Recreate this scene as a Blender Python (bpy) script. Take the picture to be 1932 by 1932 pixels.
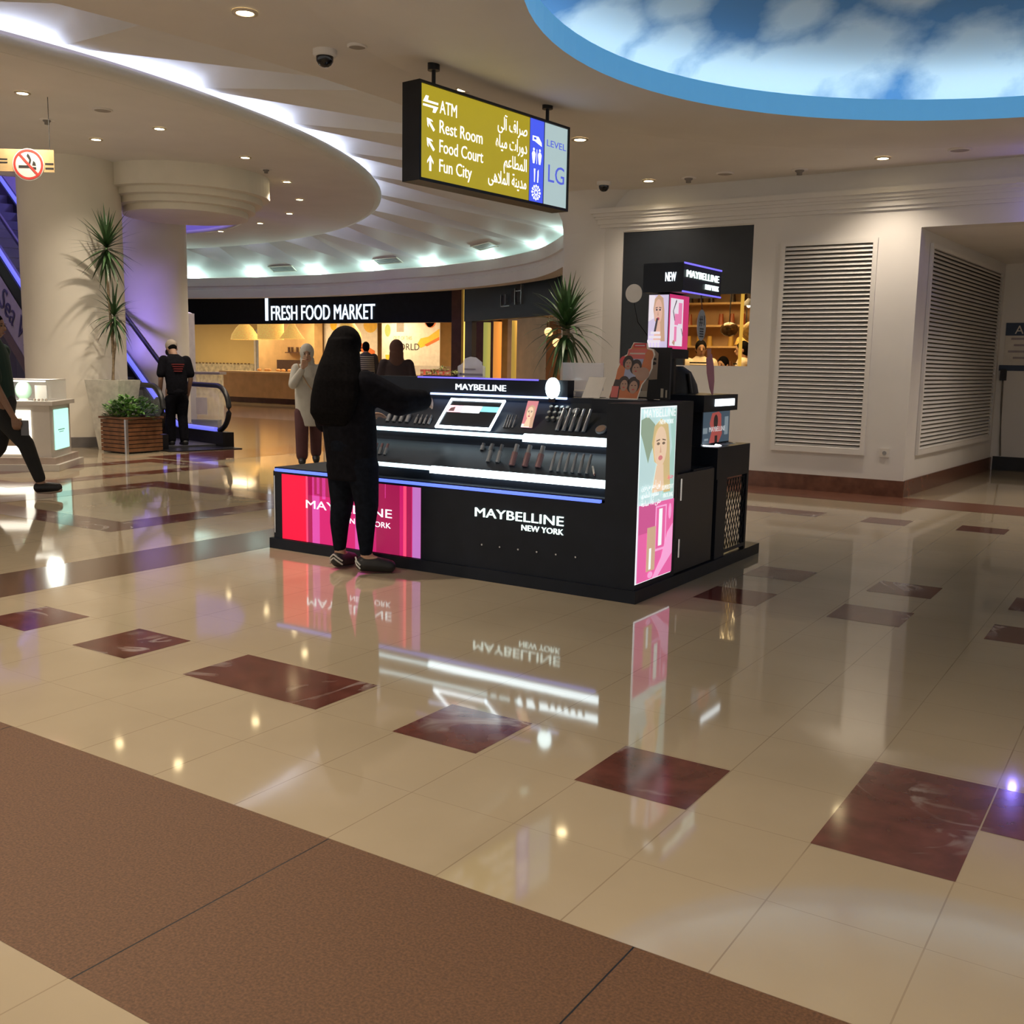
import bpy, bmesh, math, random
from mathutils import Vector, Matrix
from math import sin, cos, pi, radians, sqrt, atan2
for o in list(bpy.data.objects): bpy.data.objects.remove(o, do_unlink=True)
S = bpy.context.scene
COL = S.collection
random.seed(7)
# ---------------------------------------------------------------- camera, world, exposure
EYE = Vector((0, 0, 1.40))
PITCH, ROLL, YAW = radians(8.2), radians(1.04), radians(32.8)
cam = bpy.data.cameras.new('camera'); camo = bpy.data.objects.new('camera', cam); COL.objects.link(camo)
fw0 = Vector((-sin(YAW), cos(YAW), 0)); rt0 = Vector((cos(YAW), sin(YAW), 0)); up0 = Vector((0, 0, 1))
fw = fw0*cos(PITCH) - up0*sin(PITCH); upv = up0*cos(PITCH) + fw0*sin(PITCH)
rt = rt0*cos(ROLL) + upv*sin(ROLL); upr = upv*cos(ROLL) - rt0*sin(ROLL)
camo.matrix_world = Matrix(((rt.x, upr.x, -fw.x, EYE.x), (rt.y, upr.y, -fw.y, EYE.y), (rt.z, upr.z, -fw.z, EYE.z), (0, 0, 0, 1)))
cam.sensor_fit = 'HORIZONTAL'; cam.sensor_width = 36; cam.lens = 36*1930/1932; cam.clip_end = 200
S.camera = camo
W = bpy.data.worlds.new('world'); S.world = W; W.use_nodes = True
bgn = W.node_tree.nodes['Background']; bgn.inputs[0].default_value = (1.0, 0.95, 0.88, 1); bgn.inputs[1].default_value = 0.8
S.view_settings.view_transform = 'Standard'; S.view_settings.look = 'None'; S.view_settings.gamma = 1.0
S.view_settings.use_curve_mapping = False
S.view_settings.exposure = 0.0
S.cycles.max_bounces = 8; S.cycles.diffuse_bounces = 4; S.cycles.glossy_bounces = 5; S.cycles.transmission_bounces = 8
S.cycles.sample_clamp_indirect = 6; S.cycles.use_denoising = True
S.cycles.caustics_reflective = False; S.cycles.caustics_refractive = False

def lamp(name, kind, loc, power, color, size=.1, rot=None, spot=100, blend=.6, parent=None):
    l = bpy.data.lights.new(name, kind); l.energy = power; l.color = color
    if kind == 'AREA': l.size = size
    else: l.shadow_soft_size = size
    if kind == 'SPOT': l.spot_size = radians(spot); l.spot_blend = blend
    o = bpy.data.objects.new(name, l); COL.objects.link(o); o.location = loc
    if rot: o.rotation_euler = rot
    if parent:
        o.parent = parent; o.location = Vector(loc) - parent.matrix_basis.translation
    return o

# ---------------------------------------------------------------- materials
MATS = {}
def mat(name, col, rough=.5, metal=0, emi=None, est=0, var=.08, scale=8, spec=.5, bump=0, alpha=1, trans=0):
    if name in MATS: return MATS[name]
    m = bpy.data.materials.new(name); m.use_nodes = True; nt = m.node_tree; b = nt.nodes['Principled BSDF']
    b.inputs['Roughness'].default_value = rough; b.inputs['Metallic'].default_value = metal
    b.inputs['Specular IOR Level'].default_value = spec
    c = nt.nodes.new('ShaderNodeTexCoord'); n = nt.nodes.new('ShaderNodeTexNoise'); n.inputs['Scale'].default_value = scale
    n.inputs['Detail'].default_value = 4
    nt.links.new(c.outputs['Object'], n.inputs['Vector'])
    r = nt.nodes.new('ShaderNodeValToRGB')
    r.color_ramp.elements[0].position = .3; r.color_ramp.elements[1].position = .7
    r.color_ramp.elements[0].color = (*[max(0, x*(1-var)) for x in col], 1)
    r.color_ramp.elements[1].color = (*[min(1, x*(1+var)) for x in col], 1)
    nt.links.new(n.outputs['Fac'], r.inputs['Fac']); nt.links.new(r.outputs['Color'], b.inputs['Base Color'])
    if emi is not None:
        b.inputs['Emission Color'].default_value = (*emi, 1); b.inputs['Emission Strength'].default_value = est
    if bump:
        bp = nt.nodes.new('ShaderNodeBump'); bp.inputs['Strength'].default_value = bump; bp.inputs['Distance'].default_value = .01
        nt.links.new(n.outputs['Fac'], bp.inputs['Height']); nt.links.new(bp.outputs['Normal'], b.inputs['Normal'])
    if trans:
        b.inputs['Transmission Weight'].default_value = trans; b.inputs['IOR'].default_value = 1.1
    b.inputs['Alpha'].default_value = alpha
    MATS[name] = m
    return m
def emat(name, col, st=1.0): return mat(name, [min(1, x*.6) for x in col], .4, emi=col, est=st, var=.02)

white_paint = mat('white_paint', (.74, .715, .68), .6, var=.03, scale=2)
ceil_paint = mat('ceiling_paint', (.80, .765, .72), .7, var=.03, scale=1.5)
pleat_paint = mat('pleat_paint', (.80, .79, .78), .6, var=.02, scale=1.5)
cream_paint = mat('cream_paint', (.82, .77, .66), .55, var=.03, scale=2)
lilac_paint = mat('lilac_paint', (.50, .46, .60), .6, var=.04, scale=1)
black_lam = mat('black_laminate', (.008, .011, .019), .38, var=.2, scale=6, spec=.25)
black_matt = mat('black_matt', (.015, .015, .018), .55, var=.2)
black_metal = mat('black_metal', (.02, .02, .022), .35, .6)
steel = mat('brushed_steel', (.55, .55, .56), .3, 1, scale=40)
chrome = mat('chrome', (.8, .8, .8), .12, 1)
glass = mat('clear_glass', (.9, .95, .95), .03, alpha=.16, var=.02)
acrylic = mat('clear_acrylic', (.75, .75, .85), .1, alpha=.35, var=.02)
rubber = mat('black_rubber', (.01, .01, .011), .4)
wood = mat('warm_wood', (.42, .25, .12), .45, var=.25, scale=5, bump=.1)
ash = mat('ash_veneer', (.62, .42, .20), .45, var=.12, scale=3)
darkwood = mat('dark_wood', (.10, .045, .03), .4, var=.25, scale=5)
paper = mat('white_card', (.70, .66, .60), .6)
skin = mat('skin', (.45, .27, .18), .55, scale=20)
skin_dark = mat('skin_tan', (.30, .17, .11), .55, scale=20)
leaf = mat('leaf_green', (.045, .10, .035), .4, var=.4, scale=10)
leaf_lt = mat('leaf_bright', (.12, .27, .06), .45, var=.4, scale=15)
bark = mat('cane_bark', (.36, .27, .17), .8, var=.3, scale=30)
led_white = emat('led_white', (.80, .93, 1.0), 6)
led_blue = emat('led_blue', (.13, .22, 1.0), 1.3)
led_violet = emat('led_violet', (.20, .16, 1.0), 1.1)
led_warm = emat('led_warm', (1.0, .72, .35), 12)
led_cool = emat('led_cool', (.68, .76, 1.0), 9)
text_white = emat('text_white', (.85, .95, 1.0), 1.6)

# ---------------------------------------------------------------- mesh builder
ORI = {}
class MB:
    def __init__(s): s.v = []; s.f = []; s.mi = []; s.mats = []; s.cur = 0; s.sm = []; s.smooth = False
    def m(s, mt):
        if mt not in s.mats: s.mats.append(mt)
        s.cur = s.mats.index(mt); return s
    def add(s, vs, fs, smooth=None):
        b = len(s.v); s.v += [Vector(p) for p in vs]
        for f in fs: s.f.append([b+i for i in f]); s.mi.append(s.cur); s.sm.append(s.smooth if smooth is None else smooth)
        return s
    def box(s, x0, x1, y0, y1, z0, z1, M=None):
        vs = [Vector((x, y, z)) for z in (z0, z1) for y in (y0, y1) for x in (x0, x1)]
        if M: vs = [M @ p for p in vs]
        return s.add(vs, [(0,2,3,1), (4,5,7,6), (0,1,5,4), (2,6,7,3), (0,4,6,2), (1,3,7,5)], False)
    def prism(s, pts, h, M):                      # 2D polygon extruded along local z, placed by matrix
        n = len(pts)
        vs = [M @ Vector((x, y, 0)) for x, y in pts] + [M @ Vector((x, y, h)) for x, y in pts]
        return s.add(vs, [tuple(range(n-1, -1, -1)), tuple(range(n, 2*n))] + [(i, (i+1) % n, n+(i+1) % n, n+i) for i in range(n)], False)
    def poly(s, pts, M, off=0.0):                 # flat polygon
        return s.add([M @ Vector((x, y, off)) for x, y in pts], [tuple(range(len(pts)))], False)
    def quad(s, *p): return s.add(p, [tuple(range(len(p)))], False)
    def cone(s, a, b, ra, rb, n=16, cap=True, smooth=True):
        a = Vector(a); b = Vector(b); d = (b-a)
        if d.length < 1e-6: return s
        q = d.to_track_quat('Z', 'Y'); vs = []
        for p, r in ((a, ra), (b, rb)):
            for i in range(n):
                t = 2*pi*i/n; vs.append(p + q @ Vector((r*cos(t), r*sin(t), 0)))
        s.add(vs, [(i, (i+1) % n, n+(i+1) % n, n+i) for i in range(n)], smooth)
        if cap: s.add(vs[:n], [tuple(range(n-1, -1, -1))], False); s.add(vs[n:], [tuple(range(n))], False)
        return s
    def tube(s, pts, r, n=8, closed=False):
        pts = [Vector(p) for p in pts]; k = len(pts); vs = []
        rr = r if isinstance(r, (list, tuple)) else [r]*k
        for i, p in enumerate(pts):
            a = pts[(i-1) % k] if closed or i > 0 else p; b = pts[(i+1) % k] if closed or i < k-1 else p
            t = (b-a).normalized(); u = t.cross(Vector((0, 0, 1)))
            if u.length < .05: u = t.cross(Vector((0, 1, 0)))
            u.normalize(); w = u.cross(t)
            for j in range(n): vs.append(p + (u*cos(2*pi*j/n) + w*sin(2*pi*j/n))*rr[i])
        fs = []
        for i in range(k if closed else k-1):
            for j in range(n):
                i2 = (i+1) % k; fs.append((i*n+j, i*n+(j+1) % n, i2*n+(j+1) % n, i2*n+j))
        s.add(vs, fs, True)
        if not closed: s.add(vs[:n], [tuple(range(n-1, -1, -1))], False); s.add(vs[-n:], [tuple(range(n))], False)
        return s
    def lathe(s, prof, c, n=32, smooth=True, a0=0, a1=2*pi):
        c = Vector(c); vs = []; full = abs(a1-a0-2*pi) < 1e-6; k = n if full else n+1
        for r, z in prof:
            for i in range(k):
                t = a0+(a1-a0)*i/n; vs.append(c + Vector((r*cos(t), r*sin(t), z)))
        fs = []
        for j in range(len(prof)-1):
            for i in range(n):
                i2 = (i+1) % k; fs.append((j*k+i, j*k+i2, (j+1)*k+i2, (j+1)*k+i))
        return s.add(vs, fs, smooth)
    def ball(s, c, r, n=14, sc=(1, 1, 1), M=None):
        c = Vector(c); vs = [c+Vector((0, 0, -r*sc[2]))]; m = n//2
        for j in range(1, m):
            ph = -pi/2+pi*j/m
            for i in range(n):
                t = 2*pi*i/n; vs.append(c + Vector((r*sc[0]*cos(ph)*cos(t), r*sc[1]*cos(ph)*sin(t), r*sc[2]*sin(ph))))
        vs.append(c+Vector((0, 0, r*sc[2])))
        if M: vs = [M @ p for p in vs]
        fs = [(0, 1+(i+1) % n, 1+i) for i in range(n)]
        for j in range(m-2):
            for i in range(n): fs.append((1+j*n+i, 1+j*n+(i+1) % n, 1+(j+1)*n+(i+1) % n, 1+(j+1)*n+i))
        L = len(vs)-1
        fs += [(L, L-n+i, L-n+(i+1) % n) for i in range(n)]
        return s.add(vs, fs, True)
    def loft(s, rings):                           # rings: (cx, cy, z, rx, ry) elliptical slices, closed
        n = 20; vs = []
        for cx, cy, z, rx, ry in rings:
            for i in range(n):
                t = 2*pi*i/n; vs.append((cx+rx*cos(t), cy+ry*sin(t), z))
        fs = [((j*n+i), (j*n+(i+1) % n), ((j+1)*n+(i+1) % n), ((j+1)*n+i)) for j in range(len(rings)-1) for i in range(n)]
        fs += [tuple(range(n-1, -1, -1)), tuple(range((len(rings)-1)*n, len(rings)*n))]
        return s.add(vs, fs, True)
    def chain(s, pts):                            # limb: (x, y, z, r) joints -> tapered capsules
        for i, p in enumerate(pts):
            s.ball(p[:3], p[3], 12)
            if i: s.cone(pts[i-1][:3], p[:3], pts[i-1][3], p[3], 14)
        return s
    def build(s, name, parent=None, org=None, xf=None, remesh=0, smooth_it=0, default=None):
        me = bpy.data.meshes.new(name)
        o0 = Vector((0, 0, 0))
        if parent is not None: o0 = ORI[parent.name]
        elif org is not None: o0 = Vector(org)
        vs = s.v if xf is None else [xf @ p for p in s.v]
        if not s.mats: s.mats = [default or white_paint]
        me.from_pydata([tuple(p-o0) for p in vs], [], s.f)
        for mt in s.mats: me.materials.append(mt)
        me.polygons.foreach_set('material_index', s.mi); me.polygons.foreach_set('use_smooth', s.sm); me.update()
        o = bpy.data.objects.new(name, me); COL.objects.link(o)
        if remesh:
            md = o.modifiers.new('r', 'REMESH'); md.mode = 'VOXEL'; md.voxel_size = remesh; md.use_smooth_shade = True
            if smooth_it: sm = o.modifiers.new('s', 'SMOOTH'); sm.factor = .5; sm.iterations = smooth_it
            dg = bpy.context.evaluated_depsgraph_get(); dg.update()
            nm = bpy.data.meshes.new_from_object(o.evaluated_get(dg)); o.modifiers.clear(); o.data = nm
            if not nm.materials: nm.materials.append(s.mats[0])
            bpy.data.meshes.remove(me)
        if parent is not None: o.parent = parent
        else: o.location = o0
        ORI[o.name] = o0
        return o

def tag(o, label, cat, group=None):
    o['label'] = label; o['category'] = cat
    if group: o['group'] = group
    return o
def struct(o, label=None):
    o['kind'] = 'structure'
    if label: o['label'] = label
    return o
def thing(name, label, cat, loc, group=None):
    o = bpy.data.objects.new(name, None); COL.objects.link(o); o.location = loc; o.empty_display_size = .1
    ORI[o.name] = Vector(loc)
    return tag(o, label, cat, group)
def dup(o, delta, label=None, group=None):
    c = o.copy(); COL.objects.link(c); c.location = o.location + Vector(delta)
    if label: c['label'] = label
    if group: c['group'] = group
    for ch in list(o.children):
        d = ch.copy(); COL.objects.link(d); d.parent = c
        for g in list(ch.children):
            e = g.copy(); COL.objects.link(e); e.parent = d
    return c

def frame(org, u, n):                             # matrix: local x = u, local z = n (outwards), local y = n x u
    u = Vector(u).normalized(); n = Vector(n).normalized(); w = n.cross(u); o = Vector(org)
    return Matrix(((u.x, w.x, n.x, o.x), (u.y, w.y, n.y, o.y), (u.z, w.z, n.z, o.z), (0, 0, 0, 1)))
def text(name, s, M, size, mt, parent=None, sx=1.0, ext=.004, bold=0.0, align='LEFT', width=None, spacing=1.0, org=None, shear=0):
    cu = bpy.data.curves.new(name, 'FONT'); cu.body = s; cu.size = size; cu.extrude = ext; cu.offset = bold
    cu.align_x = align; cu.space_character = spacing; cu.resolution_u = 3; cu.shear = shear
    t = bpy.data.objects.new(name, cu); COL.objects.link(t)
    dg = bpy.context.evaluated_depsgraph_get(); dg.update()
    me = bpy.data.meshes.new_from_object(t.evaluated_get(dg))
    bpy.data.objects.remove(t); bpy.data.curves.remove(cu)
    if width is not None and len(me.vertices):
        xs = [v.co.x for v in me.vertices]; w = max(xs)-min(xs); sx = width/w
        x0 = min(xs) if align == 'LEFT' else (max(xs) if align == 'RIGHT' else (max(xs)+min(xs))/2)
    else: x0 = 0
    o0 = ORI[parent.name] if parent is not None else Vector(org or (0, 0, 0))
    for v in me.vertices: v.co = (M @ Vector(((v.co.x-x0)*sx, v.co.y, v.co.z+ext))) - o0
    me.materials.clear(); me.materials.append(mt); me.update()
    o = bpy.data.objects.new(name, me); COL.objects.link(o)
    if parent is not None: o.parent = parent
    else: o.location = o0
    ORI[o.name] = o0
    return o
def rect(x0, y0, x1, y1): return [(x0, y0), (x1, y0), (x1, y1), (x0, y1)]
def ell(cx, cy, rx, ry, n=24, a0=0, a1=2*pi): return [(cx+rx*cos(a0+(a1-a0)*i/n), cy+ry*sin(a0+(a1-a0)*i/n)) for i in range(n)]
# picture of a woman's face inside a flat printed poster: (cx, cy) centre, s half height of the face, asp = x/y scale
def face_art(mb, M, cx, cy, s, asp, off, cols, hair_side=1):
    P = lambda pts: [(cx+x*s*asp, cy+y*s) for x, y in pts]
    mb.m(cols['hair']).poly(P([(-.9, .3), (-.7, 1.1), (0, 1.45), (.8, 1.15), (1.05, .2), (1.15, -1.1), (1.3, -2.2), (.55, -2.2), (.3, -1.0), (-.6, -.6)]), M, off)
    mb.m(cols['skin']).poly(P([(-.35, -.8), (.4, -.8), (.55, -2.1), (-.75, -2.1)]), M, off*1.3)
    mb.poly(P(ell(0, .1, .68, .98)), M, off*1.6)
    mb.m(cols['dark']).poly(P(ell(-.28, .25, .17, .07, 12)), M, off*2).poly(P(ell(.3, .25, .17, .07, 12)), M, off*2)
    mb.poly(P([(-.5, .42), (-.12, .48), (-.12, .41), (-.5, .36)]), M, off*2).poly(P([(.52, .42), (.14, .48), (.14, .41), (.52, .36)]), M, off*2)
    mb.m(cols['shade']).poly(P([(-.03, .2), (.1, -.2), (-.12, -.2)]), M, off*2)
    mb.m(cols['lip']).poly(P(ell(0, -.45, .24, .12, 14)), M, off*2)
# ================================================================ SETTING
# ---- floor
def floor_mat():
    m = bpy.data.materials.new('cream_marble'); m.use_nodes = True; nt = m.node_tree; b = nt.nodes['Principled BSDF']; L = nt.links.new
    c = nt.nodes.new('ShaderNodeTexCoord'); n = nt.nodes.new('ShaderNodeTexNoise'); n.inputs['Scale'].default_value = 1.2; n.inputs['Detail'].default_value = 6
    L(c.outputs['Object'], n.inputs['Vector'])
    r = nt.nodes.new('ShaderNodeValToRGB'); e = r.color_ramp.elements
    e[0].position = .3; e[0].color = (.365, .30, .205, 1); e[1].position = .75; e[1].color = (.44, .365, .255, 1)
    L(n.outputs['Fac'], r.inputs['Fac'])
    sx = nt.nodes.new('ShaderNodeSeparateXYZ'); L(c.outputs['Object'], sx.inputs[0])
    def line(sock, off, wdt):
        a = nt.nodes.new('ShaderNodeMath'); a.operation = 'ADD'; a.inputs[1].default_value = off+80; L(sock, a.inputs[0])
        w = nt.nodes.new('ShaderNodeMath'); w.operation = 'MODULO'; w.inputs[1].default_value = .4; L(a.outputs[0], w.inputs[0])
        l = nt.nodes.new('ShaderNodeMath'); l.operation = 'LESS_THAN'; l.inputs[1].default_value = wdt; L(w.outputs[0], l.inputs[0]); return l
    lx = line(sx.outputs['X'], 0, .0045); ly = line(sx.outputs['Y'], -.12, .0025)
    mx = nt.nodes.new('ShaderNodeMath'); mx.operation = 'MAXIMUM'; L(lx.outputs[0], mx.inputs[0]); L(ly.outputs[0], mx.inputs[1])
    n2 = nt.nodes.new('ShaderNodeTexNoise'); n2.inputs['Scale'].default_value = 3; L(c.outputs['Object'], n2.inputs['Vector'])
    mu = nt.nodes.new('ShaderNodeMath'); mu.operation = 'MULTIPLY'; L(mx.outputs[0], mu.inputs[0]); L(n2.outputs['Fac'], mu.inputs[1])
    mix = nt.nodes.new('ShaderNodeMix'); mix.data_type = 'RGBA'; L(mu.outputs[0], mix.inputs[0]); L(r.outputs['Color'], mix.inputs[6]); mix.inputs[7].default_value = (.20, .14, .09, 1)
    L(mix.outputs[2], b.inputs['Base Color']); b.inputs['Roughness'].default_value = .055; b.inputs['IOR'].default_value = 1.55
    bp = nt.nodes.new('ShaderNodeBump'); bp.inputs['Strength'].default_value = .015; bp.inputs['Distance'].default_value = .02
    n3 = nt.nodes.new('ShaderNodeTexNoise'); n3.inputs['Scale'].default_value = 2.5; L(c.outputs['Object'], n3.inputs['Vector'])
    L(n3.outputs['Fac'], bp.inputs['Height']); L(bp.outputs['Normal'], b.inputs['Normal'])
    return m
def stone(name, base, vein, rough, vs=2.2, thin=.03, speck=0):
    m = bpy.data.materials.new(name); m.use_nodes = True; nt = m.node_tree; b = nt.nodes['Principled BSDF']; L = nt.links.new
    c = nt.nodes.new('ShaderNodeTexCoord')
    n = nt.nodes.new('ShaderNodeTexNoise'); n.inputs['Scale'].default_value = 140 if speck else 9; n.inputs['Detail'].default_value = 5; L(c.outputs['Object'], n.inputs['Vector'])
    r = nt.nodes.new('ShaderNodeValToRGB'); e = r.color_ramp.elements
    e[0].position = .3; e[0].color = (*[x*(.6 if speck else .75) for x in base], 1); e[1].position = .7; e[1].color = (*[x*1.3 for x in base], 1); L(n.outputs['Fac'], r.inputs['Fac'])
    out = r.outputs['Color']
    if vein:
        v = nt.nodes.new('ShaderNodeTexNoise'); v.inputs['Scale'].default_value = vs; v.inputs['Detail'].default_value = 5; v.inputs['Distortion'].default_value = 1.4; L(c.outputs['Object'], v.inputs['Vector'])
        a = nt.nodes.new('ShaderNodeMath'); a.operation = 'SUBTRACT'; a.inputs[1].default_value = .5; L(v.outputs['Fac'], a.inputs[0])
        ab = nt.nodes.new('ShaderNodeMath'); ab.operation = 'ABSOLUTE'; L(a.outputs[0], ab.inputs[0])
        rr = nt.nodes.new('ShaderNodeValToRGB'); rr.color_ramp.elements[0].position = .0; rr.color_ramp.elements[0].color = (.8, .8, .8, 1); rr.color_ramp.elements[1].position = thin; rr.color_ramp.elements[1].color = (0, 0, 0, 1); L(ab.outputs[0], rr.inputs['Fac'])
        g = nt.nodes.new('ShaderNodeTexNoise'); g.inputs['Scale'].default_value = 1.6; L(c.outputs['Object'], g.inputs['Vector'])
        gr = nt.nodes.new('ShaderNodeValToRGB'); gr.color_ramp.elements[0].position = .5; gr.color_ramp.elements[1].position = .62; L(g.outputs['Fac'], gr.inputs['Fac'])
        mu = nt.nodes.new('ShaderNodeMath'); mu.operation = 'MULTIPLY'; L(rr.outputs['Color'], mu.inputs[0]); L(gr.outputs['Color'], mu.inputs[1])
        mix = nt.nodes.new('ShaderNodeMix'); mix.data_type = 'RGBA'; L(mu.outputs[0], mix.inputs[0]); L(out, mix.inputs[6]); mix.inputs[7].default_value = (*vein, 1); out = mix.outputs[2]
    L(out, b.inputs['Base Color']); b.inputs['Roughness'].default_value = rough; b.inputs['IOR'].default_value = 1.5
    return m
M_cream = floor_mat()
M_red = stone('red_marble', (.115, .040, .030), (.45, .40, .37), .10, thin=.045)
M_brown = stone('brown_granite', (.128, .062, .028), None, .6, speck=1)
M_band = stone('brown_polished', (.14, .085, .055), None, .12, speck=1)
M_base = stone('red_granite', (.15, .065, .042), None, .25)
fl = MB()
fl.m(M_cream).quad((-40, -8, 0), (14, -8, 0), (14, 34, 0), (-40, 34, 0))
def inlay(x0, x1, y0, y1, mt, z=.0008): fl.m(mt).quad((x0, y0, z), (x1, y0, z), (x1, y1, z), (x0, y1, z))
for x0, x1, y0, y1 in ((-5.26, -4.86, 2.94, 3.32), (-4.44, -4.04, 2.93, 3.32), (-3.63, -2.82, 2.93, 3.32), (-2.41, -2.02, 2.92, 3.31), (-1.61, -1.2, 2.92, 3.31), (-.8, -.395, 2.92, 3.70), (-.39, .01, 3.31, 3.70),
                       (-2.40, -2.0, 5.80, 6.20), (-2.40, -2.0, 6.66, 7.06), (-1.58, -1.18, 5.80, 6.20), (-1.57, -1.18, 6.66, 7.06), (-.75, -.35, 5.82, 6.21), (-.74, -.34, 6.65, 7.06),
                       (-2.40, -2.0, 9.74, 10.13), (-1.57, -1.17, 9.78, 10.15), (-3.66, -2.82, 9.78, 10.15)): inlay(x0, x1, y0, y1, M_red)
fl.m(M_brown)
E1, E2 = 1.27, 2.12                                     # flamed granite band in the foreground, its slabs and joints
for a, b in ((-9, -3.62), (-3.615, -1.992), (-1.987, -.992), (-.987, .64), (.645, 2.3), (2.305, 5)): inlay(a, b, E1, E2, M_brown)
fl.m(rubber)
for x in (-3.617, -1.99, -.99, .643): inlay(x-.004, x+.004, E1, E2, rubber, .0006)
inlay(-6.28, -5.66, 2.12, 26, M_band, .0006)
def ring(x0, x1, y0, y1, w):
    inlay(x0, x1, y1-w, y1, M_red); inlay(x0, x0+w, y0, y1-w, M_red); inlay(x1-w, x1, y0, y1-w, M_red); inlay(x0+w, x1-w, y0, y0+w, M_red)
ring(-9.75, -7.15, 5.1, 7.62, .38)
ring(-12.0, -10.4, 6.2, 9.3, .34)
inlay(-22, -12.3, 10.2, 17.5, M_band, .0006); inlay(-12.3, -11.2, 9.4, 13, M_red, .0007); inlay(-22, -16, 8.4, 9.0, M_red, .0007)
inlay(-7, 6, 11.2, 11.95, M_base)
struct(fl.build('floor'))

# ---- ceilings
CO = Vector((-21, 7.05)); CD = Vector((-22.16, 7.43)); RD = 12.14; ZC, ZD = 3.60, 4.40
RT = [(-180, 13.2), (-90, 14.4), (-20, 15.1), (0, 15.15), (20, 14.95), (38, 14.67), (46.5, 14.64), (55, 14.39), (64, 14.03), (72, 13.62), (83, 13.46), (93, 13.32), (103, 13.22), (130, 13.2), (180, 13.2)]
def ro(d):
    d = (d+180) % 360-180
    for (a, ra), (b, rb) in zip(RT, RT[1:]):
        if a <= d <= b: return ra+(rb-ra)*(d-a)/(b-a)
def op(d, dr=0): t = radians(d); r = ro(d)+dr; return CO.x+r*cos(t), CO.y+r*sin(t)
def filled(name, outers, z, mt, th=.04):
    cu = bpy.data.curves.new(name, 'CURVE'); cu.dimensions = '2D'; cu.fill_mode = 'BOTH'; cu.extrude = th/2
    for pts in outers:
        sp = cu.splines.new('POLY'); sp.points.add(len(pts)-1); sp.use_cyclic_u = True
        for p, q in zip(sp.points, pts): p.co = (q[0], q[1], 0, 1)
    t = bpy.data.objects.new(name, cu); COL.objects.link(t); dg = bpy.context.evaluated_depsgraph_get(); dg.update()
    me = bpy.data.meshes.new_from_object(t.evaluated_get(dg)); bpy.data.objects.remove(t); bpy.data.curves.remove(cu)
    me.materials.clear(); me.materials.append(mt)
    o = bpy.data.objects.new(name, me); COL.objects.link(o); o.location = (0, 0, z+th/2); ORI[o.name] = Vector((0, 0, z+th/2)); return o
SKY = Vector((-.66, 6.87)); RS = 3.17
circle = lambda c, r, n=96: [(c[0]+r*cos(2*pi*i/n), c[1]+r*sin(2*pi*i/n)) for i in range(n)]
struct(filled('ceiling', [[(-36, -8), (14, -8), (14, 34), (-36, 34)], [op(d, .33 if (d > 33 or d < -126) else 0) for d in range(-180, 180, 3)], circle(SKY, RS+.3)], ZC, ceil_paint))
WELL = (-20.05, 12.65); RW = 4.2
struct(filled('disc_ceiling', [circle(CD, RD-.12, 128), circle(WELL, RW, 64)], ZD, ceil_paint))
dl = MB().m(ceil_paint)                                 # rounded lip around the disc
prof = [(RD-.14, ZD), (RD-.05, ZD+.01), (RD, ZD+.05), (RD+.01, ZD+.1), (RD-.03, ZD+.15), (RD-.14, ZD+.16), (RD-.7, ZD+.16)]
dl.lathe(prof, (CD.x, CD.y, 0), 160); struct(dl.build('ceiling_lip'))
# pleated fan ceiling between the hole in the main ceiling and the disc
pl = MB().m(pleat_paint)
NP = 39; pit = 360/NP; K0 = 102.9
def prow(u, d_out, amp):                                # point on the folded cone, u 0 outer .. 1 inner
    x0, y0 = op(d_out, .30); z0 = 3.72
    t = radians(d_out+6.5); r = RD-.55; x1, y1 = CD.x+r*cos(t), CD.y+r*sin(t); z1 = 4.74
    return Vector((x0+(x1-x0)*u, y0+(y1-y0)*u, z0+(z1-z0)*u + amp))
def inner(d_, dz=0): t = radians(d_); r = RD-.55; return Vector((CD.x+r*cos(t), CD.y+r*sin(t), 4.74+dz))
NS, NU = 12, 8
for k in range(NP):
    da, db = K0-pit*k, K0-pit*(k+1); ia, ib = da-pit+6.5, db-pit+6.5
    Oa, Ob = prow(0, da, 0), prow(0, db, 0); Ia, Ib = inner(ia), inner(ib)
    mids = [prow(0, da+(db-da)*j/6, 0) for j in range(7)]
    pl.add(mids+[Ia], [(j, j+1, 7) for j in range(6)], False)          # flat triangle down to the beam
    g = []
    for i in range(NS+1):
        f = i/NS; Is = inner(ia+(ib-ia)*f)
        for j in range(NU+1):
            r_ = j/NU; p = Ob.lerp(Is, r_); p.z += .62*sin(pi*f**.55)*sin(pi*r_**.75); g.append(p)
    pl.add(g, [(i*(NU+1)+j, (i+1)*(NU+1)+j, (i+1)*(NU+1)+j+1, i*(NU+1)+j+1) for i in range(NS) for j in range(NU)], True)
struct(pl.build('pleated_ceiling'))
# curved beam hanging around the far half of the hole
fb = MB().m(ceil_paint)
bp_ = [(-.0, 3.66), (.0, 3.44), (.04, 3.42), (.04, 3.34), (.0, 3.32), (.0, 3.11), (.32, 3.11), (.32, 3.74)]
vs = []; ds = list(range(28, 236, 2))
for d in ds:
    for dr, z in bp_: x, y = op(d, dr); vs.append((x, y, z))
q = len(bp_)
fb.add(vs, [(i*q+j, i*q+j+1, (i+1)*q+j+1, (i+1)*q+j) for i in range(len(ds)-1) for j in range(q-1)], False)
struct(fb.build('ceiling_beam'))
cv = MB().m(led_cool).lathe([(RD-.42, ZD+.17), (RD-.36, ZD+.19), (RD-.30, ZD+.17)], (CD.x, CD.y, 0), 160)
tag(cv.build('cove_light', org=(CD.x, CD.y, ZD+.17)), 'cool white strip light hidden on the edge of the round lowered ceiling', 'light')
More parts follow.
